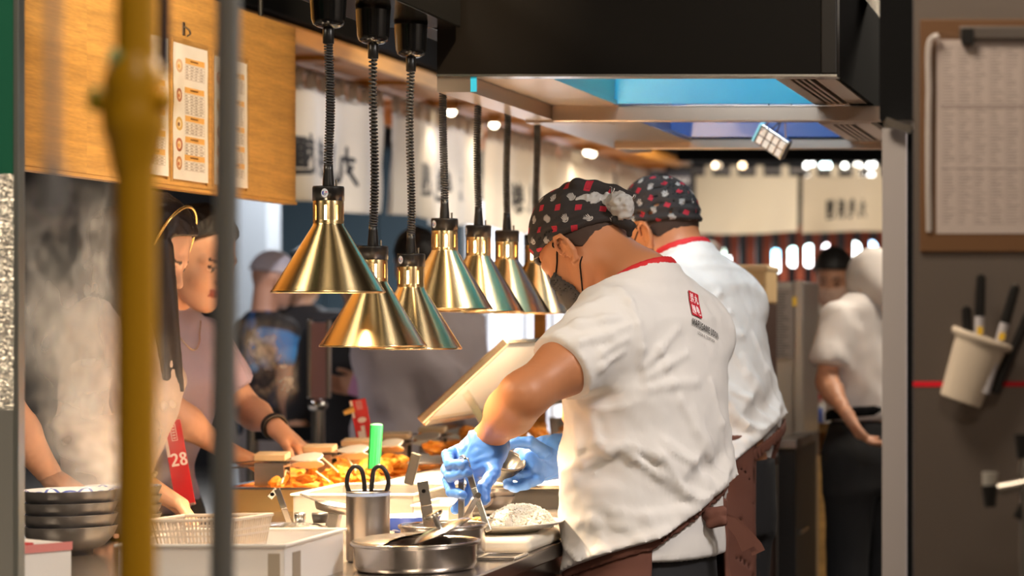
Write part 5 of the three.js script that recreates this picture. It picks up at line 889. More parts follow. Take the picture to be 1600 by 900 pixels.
{ // bowl in the right hand
  const g = thing('held_bowl', 'small black ribbed bowl held in the blue gloved right hand', 'bowl', W(778, 745, 5.27)), r = 0.046;
  const pts = [[0, 0], [0.024, 0], [0.028, 0.004]]; for (let i = 0; i < 7; i++) { const t = i / 6; pts.push([0.028 + (r - 0.028) * t + (i % 2 ? 0.0012 : 0), 0.004 + 0.038 * t]); } pts.push([r - 0.002, 0.044], [r - 0.004, 0.04], [0.024, 0.006], [0, 0.005]);
  lpart(g, 'bowl_body', lathe(pts, 44), std([0.02, 0.019, 0.02], 0.25)); lpart(g, 'rim', new THREE.TorusGeometry(r - 0.001, 0.0016, 8, 44).rotateX(Math.PI / 2).translate(0, 0.043, 0), std([0.12, 0.1, 0.09], 0.3)); g.rotation.set(0.35, 0, -0.35);
}
const dShift = V(-0.016, 0.07, -1.0);
{
  // the second cook leans a little further forward; his head is set where it is seen, then turned back into the upright body
  const lean = 10 * Math.PI / 180, pv = bodyAt(0, 0.93, 0), back = (p) => p.clone().sub(pv).applyAxisAngle(cL, -lean).add(pv), K = (a, b, d) => { const p = back(W(a, b, d)); return [VX + p.x / -p.z * F, VY - (p.y - EYE) / -p.z * F, -p.z]; };
  cook({
    shift: dShift, lean, wrap: true, C: back(W(922, 395, 5.357).add(V(-0.012, -0.008, 0))), pitch: 22 * Math.PI / 180 - lean, fine: 0.0055, label: 'second cook in white shirt and dark bandana standing behind the gloved cook',
    cut: (f) => 0.04 + (f > 0 ? 0.25 : 0.4) * f, knot: [K(944, 384, 5.36), K(954, 390, 5.36), K(963, 398, 5.36), K(968, 408, 5.36)],
  });
}

// ---------------------------------------------------------------- customers and other workers
function person(o) {
  const s = (o.h ?? 1.68) / 1.7, fw = V(o.face[0], 0, o.face[1]).normalize(), lf = V(fw.z, 0, -fw.x), B = V(o.x, 0, -o.d), lean = o.lean ?? 0;
  const at = (f, y, l) => B.clone().addScaledVector(fw, f * s + (y > 0.9 ? (y - 0.9) * lean : 0)).addScaledVector(lf, l * s).setY(y * s);
  const own = (x, y, z) => { const a = x - B.x, c = z - B.z, q = y / s; return [(a * fw.x + c * fw.z - (q > 0.9 ? (q - 0.9) * lean : 0)) / s, q, (a * lf.x + c * lf.z) / s]; };
  const w = o.wide ?? 1, fem = o.fem, sec = [[0.78, 0, 0.11 * w, 0.165 * w], [0.9, 0, 0.115 * w, 0.175 * w], [1.02, 0.0, (fem ? 0.085 : 0.105) * w, (fem ? 0.135 : 0.158) * w], [1.16, 0.015, (fem ? 0.112 : 0.115) * w, 0.158 * w], [1.24, 0.02, (fem ? 0.125 : 0.118) * w, 0.168 * w], [1.32, 0.0, 0.1 * w, 0.17 * w], [1.385, -0.01, 0.08, 0.155 * w], [1.425, -0.012, 0.064, 0.1], [1.45, -0.01, 0.055, 0.065]];
  const tl = loft(sec), T = (x, y, z) => { const [f, u, l] = own(x, y, z); return tl(f, u, l) * s; };
  const g = thing('person', o.label, 'person', B.clone()); if (o.group) g.userData.group = o.group;
  const place = (name, geo, mat, label, par) => { const m = lpart(par ?? g, name, geo, mat, label); if (!par) m.position.copy(B).negate(); return m; };
  const pitch = o.pitch ?? 0.1, turn = o.turn ?? 0, hf = fw.clone().applyAxisAngle(V(0, 1, 0), turn), F_ = hf.clone().multiplyScalar(Math.cos(pitch)).add(V(0, -Math.sin(pitch), 0)), U_ = hf.clone().multiplyScalar(Math.sin(pitch)).add(V(0, Math.cos(pitch), 0)), L_ = V(hf.z, 0, -hf.x);
  const C = o.head ?? at(0.03, 1.565, 0), H = headField({ C, F: F_, U: U_, L: L_, s: (o.hs ?? 0.97) * s });
  const cell = o.cell ?? 0.012, fine = o.fine ?? 0.006, hc = o.hand ?? 0.0042;
  const arms = [], hands = [], lines = [];
  for (const sd of [1, -1]) {
    const a = sd > 0 ? o.armL : o.armR, S = at(-0.005, 1.345, sd * 0.165 * w), E = a?.e ?? at(-0.02, 1.07, sd * 0.225 * w), K = a?.w ?? at(0.04, 0.83, sd * 0.24 * w);
    lines.push([S, E, K]); arms.push(...chainOf([S, E, E.clone().lerp(K, 0.3), K], [0.046 * w * s, 0.038 * w * s, 0.039 * w * s, 0.024 * s]));
    hands.push(handPrims(K, a?.dir ?? V(0, -1, 0).addScaledVector(fw, 0.15), a?.n ?? lf.clone().multiplyScalar(-sd), { s: (o.handS ?? 0.95) * s, curl: a?.curl ?? 0.5, side: a?.side ?? sd, thumb: a?.thumb ?? 0.5 }));
  }
  const neck = cone(at(-0.012, 1.42, 0), H.at(-0.025, -0.05, 0), 0.056 * s, (fem ? 0.045 : 0.055) * s), hips = [-1, 1].map((q) => join([cone(at(0, 0.86, q * 0.085), at(0.015, 0.48, q * 0.09), 0.085 * s * w, 0.055 * s), cone(at(0.015, 0.48, q * 0.09), at(-0.03, 0.09, q * 0.095), 0.055 * s, 0.036 * s)], 0.02));
  const core = join([neck, ...arms, (x, y, z) => T(x, y, z) + 0.014, ...hips], 0.025 * s);
  const hd = (x, y, z) => smin(H.all(x, y, z), neck(x, y, z), 0.02);
  const geos = [surface((x, y, z) => core(x, y, z), ...bounds([at(0, 0.05, 0.3), at(0, 1.44, -0.3), at(0.15, 0.1, 0), at(-0.15, 0.1, 0), ...lines.flat()], 0.09), cell, { color: ONE }), surface(hd, ...bounds([H.at(0, 0.02, 0)], 0.15 * s), fine, { color: faceColor(H, o) })];
  for (const h of hands) geos.push(surface(h.f, ...bounds(h.pts, 0.02), hc, { color: ONE }));
  place('body', joinGeos(geos), skinMat(o.skin ?? [0.6, 0.33, 0.2]), 'bare skin');
  // top
  const sl = o.sleeve ?? 0.5, topM = o.topMat ?? cloth(o.top ?? [0.7, 0.68, 0.66]), sleeves = [], cuts = [];
  for (const [S, E, K] of lines) { const end = sl <= 1 ? S.clone().lerp(E, Math.max(sl, 0.2)) : E.clone().lerp(K, sl - 1), ax = (sl <= 1 ? E.clone().sub(S) : K.clone().sub(E)).normalize(), r = (o.loose ?? 0.012) * s; sleeves.push(sl <= 1 ? cone(S, end.clone().addScaledVector(ax, 0.03), 0.058 * w * s + r * 0.4, 0.05 * w * s + r) : join([cone(S, E, 0.056 * w * s + r * 0.4, 0.046 * w * s + r), cone(E, end.clone().addScaledVector(ax, 0.03), 0.046 * w * s + r, 0.032 * s + r)], 0.02)); cuts.push((x, y, z) => (sl > 1 && sl > 0 ? ((x - E.x) * (E.x - S.x) + (y - E.y) * (E.y - S.y) + (z - E.z) * (E.z - S.z) < -0.02 * 0 && false ? -1 : (x - end.x) * ax.x + (y - end.y) * ax.y + (z - end.z) * ax.z) : (x - end.x) * ax.x + (y - end.y) * ax.y + (z - end.z) * ax.z)); }
  const fold = o.fold ?? 0.006, hemY = (o.hem ?? 0.86) * s, neckY = (o.neckY ?? 1.44) * s;
  const topF = (x, y, z) => { let d = T(x, y, z) - 0.004 * s - (o.puff ?? 0); for (let i = 0; i < 2; i++) d = smin(d, Math.max(sleeves[i](x, y, z), cuts[i](x, y, z)), 0.03); if (d < 0.06) d += fold * N3(x * 11, y * 9 + x * 6, z * 11) + fold * 0.5 * N3(x * 28, y * 20, z * 28); return Math.max(d, hemY - y, y - neckY); };
  const tp = place('top', surface(topF, ...bounds([at(0, 0.85, 0.2), at(0, 1.45, -0.2), at(0.16, 1, 0), at(-0.16, 1, 0), ...lines.map((l) => l[0]), ...(sl > 0.3 ? lines.map((l) => l[1]) : []), ...(sl > 1 ? lines.map((l) => l[2]) : [])], 0.1), o.topCell ?? cell, { uv: (x, y, z) => { const [f, u, l] = own(x, y, z); return [Math.atan2(l, f) * 0.16, u]; } }), topM, o.topLabel);
  // bottom
  const lg = hips.map((f) => (x, y, z) => f(x, y, z) - 0.014 * s), bF = (x, y, z) => { let d = Math.max(T(x, Math.max(y, 0.79 * s), z) + 0.0 * s, 0.76 * s - y, y - 1.0 * s); d = smin(d, Math.min(lg[0](x, y, z), lg[1](x, y, z)), 0.05); return Math.max(d + 0.004 * N3(x * 14, y * 9, z * 14), 0.08 * s - y); };
  place('trousers', surface(bF, ...bounds([at(0, 0.05, 0.2), at(0, 1.02, -0.2), at(0.13, 0.1, 0), at(-0.13, 0.1, 0)], 0.06), 0.016), cloth(o.bottom ?? [0.03, 0.03, 0.035]), 'trousers');
  for (const q of [-1, 1]) place('shoe', surface(join([cone(at(-0.04, 0.04, q * 0.095), at(0.13, 0.03, q * 0.1), 0.04 * s, 0.03 * s), cone(at(-0.03, 0.06, q * 0.095), at(-0.03, 0.1, q * 0.095), 0.043 * s, 0.04 * s)], 0.02), ...bounds([at(-0.05, 0.03, q * 0.095), at(0.14, 0.1, q * 0.1)], 0.06), 0.012), blackMatte);
  // hair
  const hairM = std(o.hair ?? [0.014, 0.009, 0.008], 0.55), line = o.hairline ?? ((f) => (f > 0.03 ? 0.065 + (f - 0.03) * 0.3 : f > -0.01 ? 0.05 : -0.05));
  if (!o.noHair) { const extra = o.hairExtra ? join(o.hairExtra(H, at).map(([a, b, ra, rb]) => cone(a, b, ra, rb)), 0.03) : null; const hF = (x, y, z) => { const [f, u, l] = H.own(x, y, z); let d = Math.max(H.skull(x, y, z) - (o.hairThick ?? 0.012) - 0.004 * N3(f * 40, u * 15, l * 40) - 0.0015 * Math.sin(Math.atan2(l, f) * 60), line(f, l) - u); if (extra) d = smin(d, extra(x, y, z) + 0.006 * N3(x * 30, y * 6, z * 30), 0.02); return Math.max(d, -(H.skull(x, y, z) + 0.004)); }; const pts = [H.at(0, 0.05, 0)]; if (o.hairExtra) for (const e of o.hairExtra(H, at)) pts.push(e[0], e[1]); place('hair', surface(hF, ...bounds(pts, 0.145), fine), hairM, 'dark hair'); }
  return { g, place, H, at, own, T, topF, tp, lines, fw, lf };
}
// woman in the lavender ribbed sweater
{
  const ribT = dataTex(128, 8, (u) => { const q = 0.5 + 0.5 * Math.sin(u * Math.PI * 2 * 16); return [q, q, q]; }); ribT.repeat.set(10, 1);
  const lav = std([0.47, 0.39, 0.53], 0.9, 0, { bumpMap: ribT, bumpScale: 0.004, sheen: 0.3, sheenColor: col(0.5, 0.45, 0.5) });
  const p = person({ label: 'woman in lavender ribbed sweater with dark tied hair reaching for the food', x: -2.47, d: 6.36, h: 1.63, fem: true, face: [0.93, 0.36], lean: 0.16, pitch: 0.34, turn: -0.05, head: W(306, 412, 6.3), skin: [0.62, 0.34, 0.22], lip: [0.4, 0.11, 0.1], topMat: lav, topLabel: 'lavender ribbed sweater', sleeve: 0.62, hem: 0.9, fold: 0.004, bottom: [0.03, 0.028, 0.03], cell: 0.01, fine: 0.0045, topCell: 0.009,
    armR: { e: W(262, 640, 6.05), w: W(352, 703, 6.12), dir: V(0.9, -0.38, -0.2), n: V(-0.2, -0.9, 0.1), curl: 0.55, side: 1 }, armL: { e: W(385, 640, 6.62), w: W(432, 668, 6.48), dir: V(0.8, -0.62, 0.1), n: V(-0.4, -0.8, 0.1), curl: 0.6, side: -1 },
    hairline: (f) => (f > -0.005 ? 0.045 + Math.max(0, f) * 0.85 : -0.045), hairThick: 0.013, hairExtra: (H) => [[H.at(-0.1, 0.03, 0), H.at(-0.125, 0.0, 0), 0.045, 0.035], [H.at(-0.125, 0, 0), H.at(-0.14, -0.06, 0), 0.035, 0.022]] });
  const wq = p.lines[0], ax = wq[2].clone().sub(wq[1]).normalize(), c = wq[2].clone().addScaledVector(ax, -0.012);
  const wt = thing('wristwatch', 'black strapped wristwatch with a yellow face on the lavender customer\'s wrist', 'watch', c); const q = new THREE.Quaternion().setFromUnitVectors(V(0, 0, 1), ax); lpart(wt, 'strap', new THREE.TorusGeometry(0.0295, 0.006, 8, 32).scale(1, 1, 1.8).applyQuaternion(q), std([0.02, 0.015, 0.013], 0.5)); lpart(wt, 'dial', new THREE.CylinderGeometry(0.011, 0.011, 0.006, 20).rotateX(Math.PI / 2).translate(0.012, -0.006, 0.032), std([0.7, 0.42, 0.04], 0.3, 0.6), 'yellow dial');
  const nk = []; for (let i = 0; i <= 20; i++) { const t = i / 20 * 2 - 1, o0 = p.at(0.2, 1.40 - 0.075 * (1 - t * t), t * 0.055), m = march(p.topF, o0, p.fw.clone().negate(), 0, 0.3); nk.push((m ?? o0).addScaledVector(p.fw, 0.004)); } p.place('necklace', tube(nk, 0.0016, 40, 6), std([0.8, 0.66, 0.45], 0.25, 1), 'thin gold necklace');
}
// woman with long dark hair and pale jacket
{
  const p = person({ label: 'woman in pale pinkish jacket with long dark hair, hand at her chin', x: -2.31, d: 5.74, h: 1.65, fem: true, wide: 0.86, face: [0.97, 0.12], lean: 0.1, pitch: 0.5, head: W(222, 402, 5.72), skin: [0.62, 0.34, 0.22], top: [0.46, 0.36, 0.31], topLabel: 'pale pinkish jacket', sleeve: 1.9, hem: 0.72, loose: 0.014, puff: 0.006, fold: 0.008, bottom: [0.05, 0.045, 0.045], cell: 0.011, fine: 0.005, topCell: 0.01,
    armR: { e: W(128, 660, 5.45), w: W(228, 757, 5.5), dir: V(0.85, -0.5, -0.1), n: V(-0.3, -0.9, 0.2), curl: 0.5, side: 1 }, armL: { e: W(212, 640, 5.82), w: W(258, 522, 5.72), dir: V(0.02, 1, -0.02), n: V(-0.7, 0.1, 0.5), curl: 0.8, side: 1 },
    hairline: (f) => (f > 0.02 ? 0.04 + f * 0.75 : -0.08), hair: [0.018, 0.009, 0.007], hairExtra: (H) => { const dn = (p, y, x = 0, z = 0) => p.clone().add(V(x, -y, z)); const q = [[-0.07, 0.03, 0.05, 0.05, 0.34], [-0.07, 0.03, -0.05, 0.052, 0.34], [-0.09, 0.02, 0, 0.055, 0.36], [-0.01, 0.03, -0.078, 0.03, 0.36], [0.035, 0.045, -0.074, 0.024, 0.4], [0.065, 0.06, -0.06, 0.018, 0.44]]; return q.map(([f, u, l, r, y]) => { const a = H.at(f, u, l); return [a, dn(a, y * 0.72, 0.015 + (f > 0 ? 0.03 : 0), 0.01), r, r * (f > 0 ? 0.3 : 0.7)]; }); } });
  const ring = []; for (let i = 0; i <= 24; i++) { const a = i / 24 * Math.PI; ring.push(p.H.at(0.055 - 0.01 * Math.sin(a), 0.045 + 0.115 * Math.sin(a), 0.088 * Math.cos(a))); } p.place('hair_band', tube(ring, 0.0035, 40, 8), std([0.8, 0.55, 0.2], 0.25, 1), 'gold hair band');
  const w = p.lines[1], ax = w[2].clone().sub(w[1]).normalize(), c = w[2].clone().addScaledVector(ax, -0.004), q = new THREE.Quaternion().setFromUnitVectors(V(0, 0, 1), ax), b = thing('bracelet', 'beaded pale bracelet on the jacketed woman\'s wrist', 'bracelet', c);
  for (let i = 0; i < 18; i++) { const a = i / 18 * 6.283; lpart(b, 'bead', new THREE.SphereGeometry(0.0052, 10, 8).translate(Math.cos(a) * 0.03, Math.sin(a) * 0.03, 0).applyQuaternion(q), std([0.8, 0.7, 0.55], 0.3)); }
}
// customer at the counter end, mostly behind the partition
person({ label: 'bare-armed customer at the counter end, reaching over the bowl stacks', x: -2.62, d: 5.3, h: 1.66, face: [0.97, 0.2], lean: 0.1, pitch: 0.3, skin: [0.6, 0.33, 0.22], top: [0.3, 0.28, 0.27], topLabel: 'grey shirt', sleeve: 0.5, cell: 0.012, armR: { e: W(5, 640, 5.1), w: W(82, 748, 5.2), dir: V(0.84, -0.5, -0.15), n: V(-0.3, -0.9, 0.1), curl: 0.35, side: 1 } });
// people in the mall
const dk = { cell: 0.02, fine: 0.009, hand: 0.006 };
{
  const p = person({ ...dk, label: 'man in grey cap and blue printed dark shirt standing in the mall', x: (415 - VX) / F * 11.3, d: 11.3, h: 1.62, face: [0.6, -0.6], pitch: 0.15, skin: [0.4, 0.2, 0.13], topMat: std([1, 1, 1], 0.8, 0, { map: canvasTex(256, 256, (x, w) => { x.fillStyle = '#12141c'; x.fillRect(0, 0, w, w); for (let i = 0; i < 60; i++) { x.fillStyle = ['#1d4f86', '#2b78b8', '#0d2440', '#3a8fd0'][i % 4]; x.beginPath(); x.ellipse(rnd() * w, rnd() * w, 6 + 18 * rnd(), 4 + 10 * rnd(), rnd() * 3, 0, 7); x.fill(); } }) }), topLabel: 'dark shirt with blue print', sleeve: 0.6, wide: 1.12, bottom: [0.28, 0.24, 0.23], noHair: true });
  const cp = p.place('cap', surface((x, y, z) => { const [f, u, l] = p.H.own(x, y, z); return Math.min(Math.max(p.H.skull(x, y, z) - 0.014, 0.05 - u), Math.max(ell(f - 0.1, u - 0.055, l, 0.085, 0.012, 0.07), 0.04 - f)); }, ...bounds([p.H.at(0.03, 0.06, 0)], 0.17), 0.008), cloth([0.42, 0.36, 0.37]), 'grey cap');
}
person({ ...dk, label: 'tall shopper in pale loose shirt beyond the hanging lamps', x: (655 - VX) / F * 9.4, d: 9.4, h: 1.66, face: [-0.5, -0.8], top: [0.6, 0.53, 0.56], topLabel: 'pale loose shirt', sleeve: 1.7, loose: 0.02, puff: 0.035, hem: 0.8, fold: 0.014, wide: 1.05, bottom: [0.12, 0.06, 0.04], armL: { e: W(700, 600, 9.3), w: W(705, 690, 9.3), dir: V(0, -1, 0), n: V(1, 0, 0) } });
{
  const p = person({ ...dk, label: 'shopper dressed in black beside the pale-shirted shopper, holding a pink purse', x: (560 - VX) / F * 9.8, d: 9.8, h: 1.6, face: [0.3, 0.9], top: [0.015, 0.014, 0.016], topLabel: 'black top', sleeve: 1.3, bottom: [0.012, 0.012, 0.014], armL: { e: W(598, 560, 9.7), w: W(572, 602, 9.5), dir: V(-0.8, 0, 0.3), n: V(0, 0.3, 1) } });
  const c = W(565, 598, 9.42), b = thing('pink_purse', 'small pink purse held against the black top', 'purse', c); lpart(b, 'pouch', new RoundedBoxGeometry(0.075, 0.11, 0.03, 3, 0.012).rotateZ(-0.3), std([0.62, 0.3, 0.5], 0.6)); lpart(b, 'flap', new RoundedBoxGeometry(0.07, 0.04, 0.012, 2, 0.005).rotateZ(-0.3).translate(0.012, 0.03, 0.016), std([0.7, 0.38, 0.58], 0.55));
}
person({ ...dk, label: 'shopper in dark clothes behind the man in the cap', x: (470 - VX) / F * 12.3, d: 12.3, h: 1.66, face: [0.2, -0.9], top: [0.02, 0.018, 0.02], topLabel: 'dark top', sleeve: 1.8, bottom: [0.02, 0.018, 0.02], wide: 1.15 });
// kitchen workers farther back
{
  const p = person({ ...dk, label: 'kitchen worker in face mask with dark hair behind the white-capped worker', x: (1300 - VX) / F * 11.2, d: 11.2, h: 1.67, head: W(1303, 440, 11.2), face: [-0.08, 1], pitch: 0.3, skin: [0.6, 0.3, 0.18], top: [0.75, 0.66, 0.58], topLabel: 'white shirt', sleeve: 0.5, hairThick: 0.016, hair: [0.012, 0.009, 0.008] });
  p.place('face_mask', surface((x, y, z) => { const [f, u, l] = p.H.own(x, y, z); return Math.max(smin(p.H.face(x, y, z) - 0.006, ell(f - 0.06, u + 0.05, l, 0.062, 0.05, 0.055), 0.02), u + 0.004, -0.11 - u, 0.02 - f); }, ...bounds([p.H.at(0.06, -0.05, 0)], 0.12), 0.008), std([0.75, 0.5, 0.38], 0.8), 'pale face mask');
  p.place('apron_bib', surface((x, y, z) => Math.max(Math.abs(p.topF(x, y, z) - 0.004) - 0.004, Math.abs(p.own(x, y, z)[2]) - 0.1, 0.02 - p.own(x, y, z)[0], p.own(x, y, z)[1] - 1.2), ...bounds([p.at(0.1, 0.9, 0), p.at(0.1, 1.2, 0)], 0.16), 0.012), std([0.5, 0.04, 0.03], 0.8), 'red bib');
}
{
  const p = person({ ...dk, label: 'worker in white hooded cap, white shirt and black trousers seen from behind', x: (1358 - VX) / F * 8.8, d: 8.8, h: 1.69, head: W(1368, 462, 8.8), face: [-0.75, -0.66], pitch: 0.25, skin: [0.55, 0.27, 0.16], top: [0.78, 0.72, 0.69], topLabel: 'white short-sleeved shirt', sleeve: 0.75, loose: 0.024, puff: 0.004, hem: 1.0, fold: 0.012, wide: 0.95, noHair: true, bottom: [0.012, 0.011, 0.012], armL: { e: W(1291, 598, 8.62), w: W(1322, 645, 8.5), dir: V(0.5, -0.8, 0), n: V(0.7, 0.4, 0) } });
  const H = p.H; p.place('cap', surface((x, y, z) => { const [f, u, l] = H.own(x, y, z); let d = smin(ell(f + 0.01, u - 0.06, l, 0.115, 0.115, 0.095), ell(f + 0.05, u + 0.0, l, 0.085, 0.07, 0.085), 0.04); return Math.max(d + 0.008 * N3(f * 12, u * 12, l * 12), f - 0.085, -0.055 - u); }, ...bounds([H.at(-0.02, 0.03, 0)], 0.2), 0.008), cloth([0.72, 0.66, 0.62]), 'white cloth cap');
  p.place('waist_band', surface((x, y, z) => Math.max(Math.abs(p.T(x, y, z) - 0.006) - 0.006, Math.abs(y - 1.03 - (x - p.g.position.x) * 0.12) - 0.02), ...bounds([p.at(0, 1.0, 0)], 0.26), 0.01), blackMatte, 'black apron band');
}
person({ ...dk, label: 'worker in grey knitted hat behind the second cook', x: (1098 - VX) / F * 14.5, d: 14.5, h: 1.75, face: [0.3, -0.9], top: [0.3, 0.25, 0.2], hair: [0.32, 0.27, 0.25], hairThick: 0.02, hairline: () => 0.03, skin: [0.6, 0.33, 0.2] });

// ---------------------------------------------------------------- wooden menu board with sheets
{
  const X = -2.2, g = thing('menu_board', 'oak veneer board hanging over the counter with laminated menu sheets', 'board', V(X, 1.65, -5.9));
  const bm = wood.clone(); bm.color = col(1, 0.96, 0.86);
  part(g, 'panel', metricUV(dbox(X - 0.03, X, 1.653, 2.112, 4.9, 6.73, 0.003), 1.3), bm, 'oak veneer panel');
  part(g, 'edge_band', metricUV(dbox(X - 0.032, X + 0.002, 1.646, 1.653, 4.9, 6.732)), bm);
  for (const d of [5.05, 6.5]) part(g, 'hanger_rod', rod(V(X - 0.015, 2.1, -d), V(X - 0.015, CEIL, -d), 0.006), blackPaint);
  const sheet = (k) => canvasTex(256, 400, (x, w, h) => {
    x.fillStyle = '#f3efec'; x.fillRect(0, 0, w, h);
    const rows = [44, 130, 214, 276, 330];
    rows.forEach((y, i) => { if (k === 0 && i < 1) return; x.fillStyle = ['#c98a5a', '#d8b59a', '#b5705a', '#d9b060', '#b8684a'][(i + k) % 5]; x.beginPath(); x.ellipse(44, y + 22, 24, 20, 0, 0, 7); x.fill(); x.fillStyle = '#f0d9b0'; x.beginPath(); x.ellipse(44, y + 22, 14, 12, 0, 0, 7); x.fill(); x.fillStyle = ['#7a4a2c', '#e0a850', '#d06a3a'][(i + k) % 3]; x.beginPath(); x.ellipse(40, y + 24, 8, 6, 0, 0, 7); x.fill();
      x.fillStyle = '#eeb867'; x.fillRect(88, y - 6, 146, 17); x.fillStyle = '#8a5a24'; x.fillRect(130, y - 1, 60, 5); const n = [5, 7, 4, 4, 3][i]; x.strokeStyle = '#b7aaa4'; x.lineWidth = 1.4; for (let r = 0; r <= n; r++) { x.beginPath(); x.moveTo(88, y + 14 + r * 8.5); x.lineTo(234, y + 14 + r * 8.5); x.stroke(); if (r < n) for (let q = 0; q < 4; q++) { x.fillStyle = '#a09590'; x.fillRect(94 + q * 36, y + 17 + r * 8.5, 14 + 12 * rnd(), 3); } } for (const c of [88, 158, 196, 234]) { x.beginPath(); x.moveTo(c, y + 12); x.lineTo(c, y + 14 + n * 8.5); x.stroke(); } });
  });
  [[5.63, 5.82, 1.672, 1.985, 'laminated menu sheet with price tables, first on the board behind the yellow pipe'], [5.859, 6.069, 1.669, 1.983, 'laminated menu sheet with bowls and price tables in the middle of the board'], [6.124, 6.34, 1.67, 1.978, 'laminated menu sheet nearest the end of the board, behind the grey pole']].forEach(([d0, d1, y0, y1, label], k) => {
    const s = thing('menu_sheet', label, 'menu sheet', V(X + 0.001, y0, -(d0 + d1) / 2)), w = d1 - d0, h = y1 - y0;
    const curve = (off) => { const q = new THREE.PlaneGeometry(w, h, 16, 16), p = q.attributes.position; for (let i = 0; i < p.count; i++) { const u = p.getX(i) / w + 0.5, v = p.getY(i) / h + 0.5; p.setZ(i, off + 0.004 * Math.pow(Math.max(0, u - 0.6) * 2.5, 2) * (1 - v * 0.5) + 0.002 * N3(u * 3 + k * 7, v * 4, k)); } q.computeVertexNormals(); return q.rotateY(Math.PI / 2).translate(0, h / 2, 0); };
    lpart(s, 'paper', curve(0.003), std([1, 1, 1], 0.5, 0, { map: sheet(k) }), 'printed menu paper'); lpart(s, 'plastic_sleeve', curve(0.0052).scale(1, 1.04, 1.06), std([1, 1, 1], 0.12, 0, { transmission: 1, thickness: 0 }), 'clear glossy sleeve');
    for (const q of [-1, 1]) lpart(s, 'sleeve_rail', box(0, 0.004, -0.006, h + 0.006, q * (w / 2 + 0.007) - 0.002, q * (w / 2 + 0.007) + 0.002), wood);
  });
  const hk = thing('wall_hook', 'small metal hook screwed into the wooden board above the middle sheet', 'hook', V(X, 2.005, -5.93)); lpart(hk, 'plate', box(0, 0.003, 0, 0.03, -0.006, 0.006), steelDark); lpart(hk, 'prong', tube([V(0.002, 0.02, 0), V(0.014, 0.012, 0), V(0.018, 0.002, 0.004), V(0.014, -0.004, 0.012)], 0.002, 16, 6), steelDark);
}
// ---------------------------------------------------------------- things close to the lens on the left
{
  const g = thing('yellow_gas_pipe', 'thick yellow gas pipe with a bulky valve union and green key', 'pipe', V(W(213, 0, 2.0).x, 0, -2.0)), Y = std([0.85, 0.44, 0.012], 0.38), y = (py) => W(0, py, 2.0).y;
  lpart(g, 'pipe', new THREE.CylinderGeometry(0.0152, 0.0152, CEIL, 32).translate(0, CEIL / 2, 0), Y, 'yellow painted pipe');
  lpart(g, 'valve_union', lathe([[0.0152, y(275)], [0.019, y(240)], [0.0215, y(212)], [0.024, y(206)], [0.0245, y(180)], [0.0225, y(172)], [0.022, y(150)], [0.0235, y(130)], [0.021, y(108)], [0.0165, y(92)], [0.0152, y(80)]], 32).translate(-0.0015, 0, 0), Y);
  lpart(g, 'side_port', rod(V(-0.028, y(160), 0.004), V(0.028, y(158), 0.004), 0.0085, 0.0085, 16), Y);
  lpart(g, 'valve_key', box(-0.034, -0.024, y(176), y(140), -0.004, 0.012, 0.003), std([0.07, 0.22, 0.02], 0.4), 'green valve key'); lpart(g, 'valve_highlight', new THREE.SphereGeometry(0.006, 16, 12).translate(-0.011, y(92), 0.014), std([0.15, 0.5, 0.25], 0.3), 'green highlight made as a bead');  // the small green bead is a highlight built as a shape
  const p = thing('grey_pole', 'slim grey metal pole leaning slightly beside the yellow pipe', 'pole', V(W(333, 900, 2.45).x, 0, -2.45)); const a = W(326, 1700, 2.45).setY(0.0), b = W(358, -40, 2.45); const dirp = b.clone().sub(a), top = a.clone().addScaledVector(dirp, (CEIL - a.y) / dirp.y);
  part(p, 'tube', rod(a, top, 0.0112, 0.0112, 24), std([0.33, 0.35, 0.36], 0.35, 0.3), 'grey metal tube'); part(p, 'foot_flange', lathe([[0, 0], [0.03, 0], [0.03, 0.006], [0.012, 0.01], [0, 0.01]], 24).translate(a.x, 0, a.z), steelDark);
  const s = thing('blue_strap', 'dark blue strap hanging down beside the yellow pipe', 'strap', W(257, 115, 2.3)); part(s, 'webbing', slab(W(257, 113, 2.3), W(257, 113, 2.3).setY(CEIL), 0.0095, 0.003, V(0, 0, 1)), std([0.008, 0.014, 0.075], 0.6)); part(s, 'end_tip', slab(W(257, 119, 2.3), W(257, 110, 2.3), 0.0105, 0.005, V(0, 0, 1), 0.001), std([0.008, 0.01, 0.05], 0.5));
  const c = thing('grey_cable', 'thin pale grey cable hanging in front of the wooden board', 'cable', V(W(82, 0, 1.55).x, 0.9, -1.55)); lpart(c, 'cable', new THREE.CylinderGeometry(0.0032, 0.0032, CEIL - 1.45, 10).translate(0, 0.55 + (CEIL - 1.45) / 2, 0), std([0.45, 0.44, 0.46], 0.5)); lpart(c, 'plug', box(-0.005, 0.005, 0.52, 0.55, -0.005, 0.005, 0.002), std([0.3, 0.3, 0.31], 0.5));
}
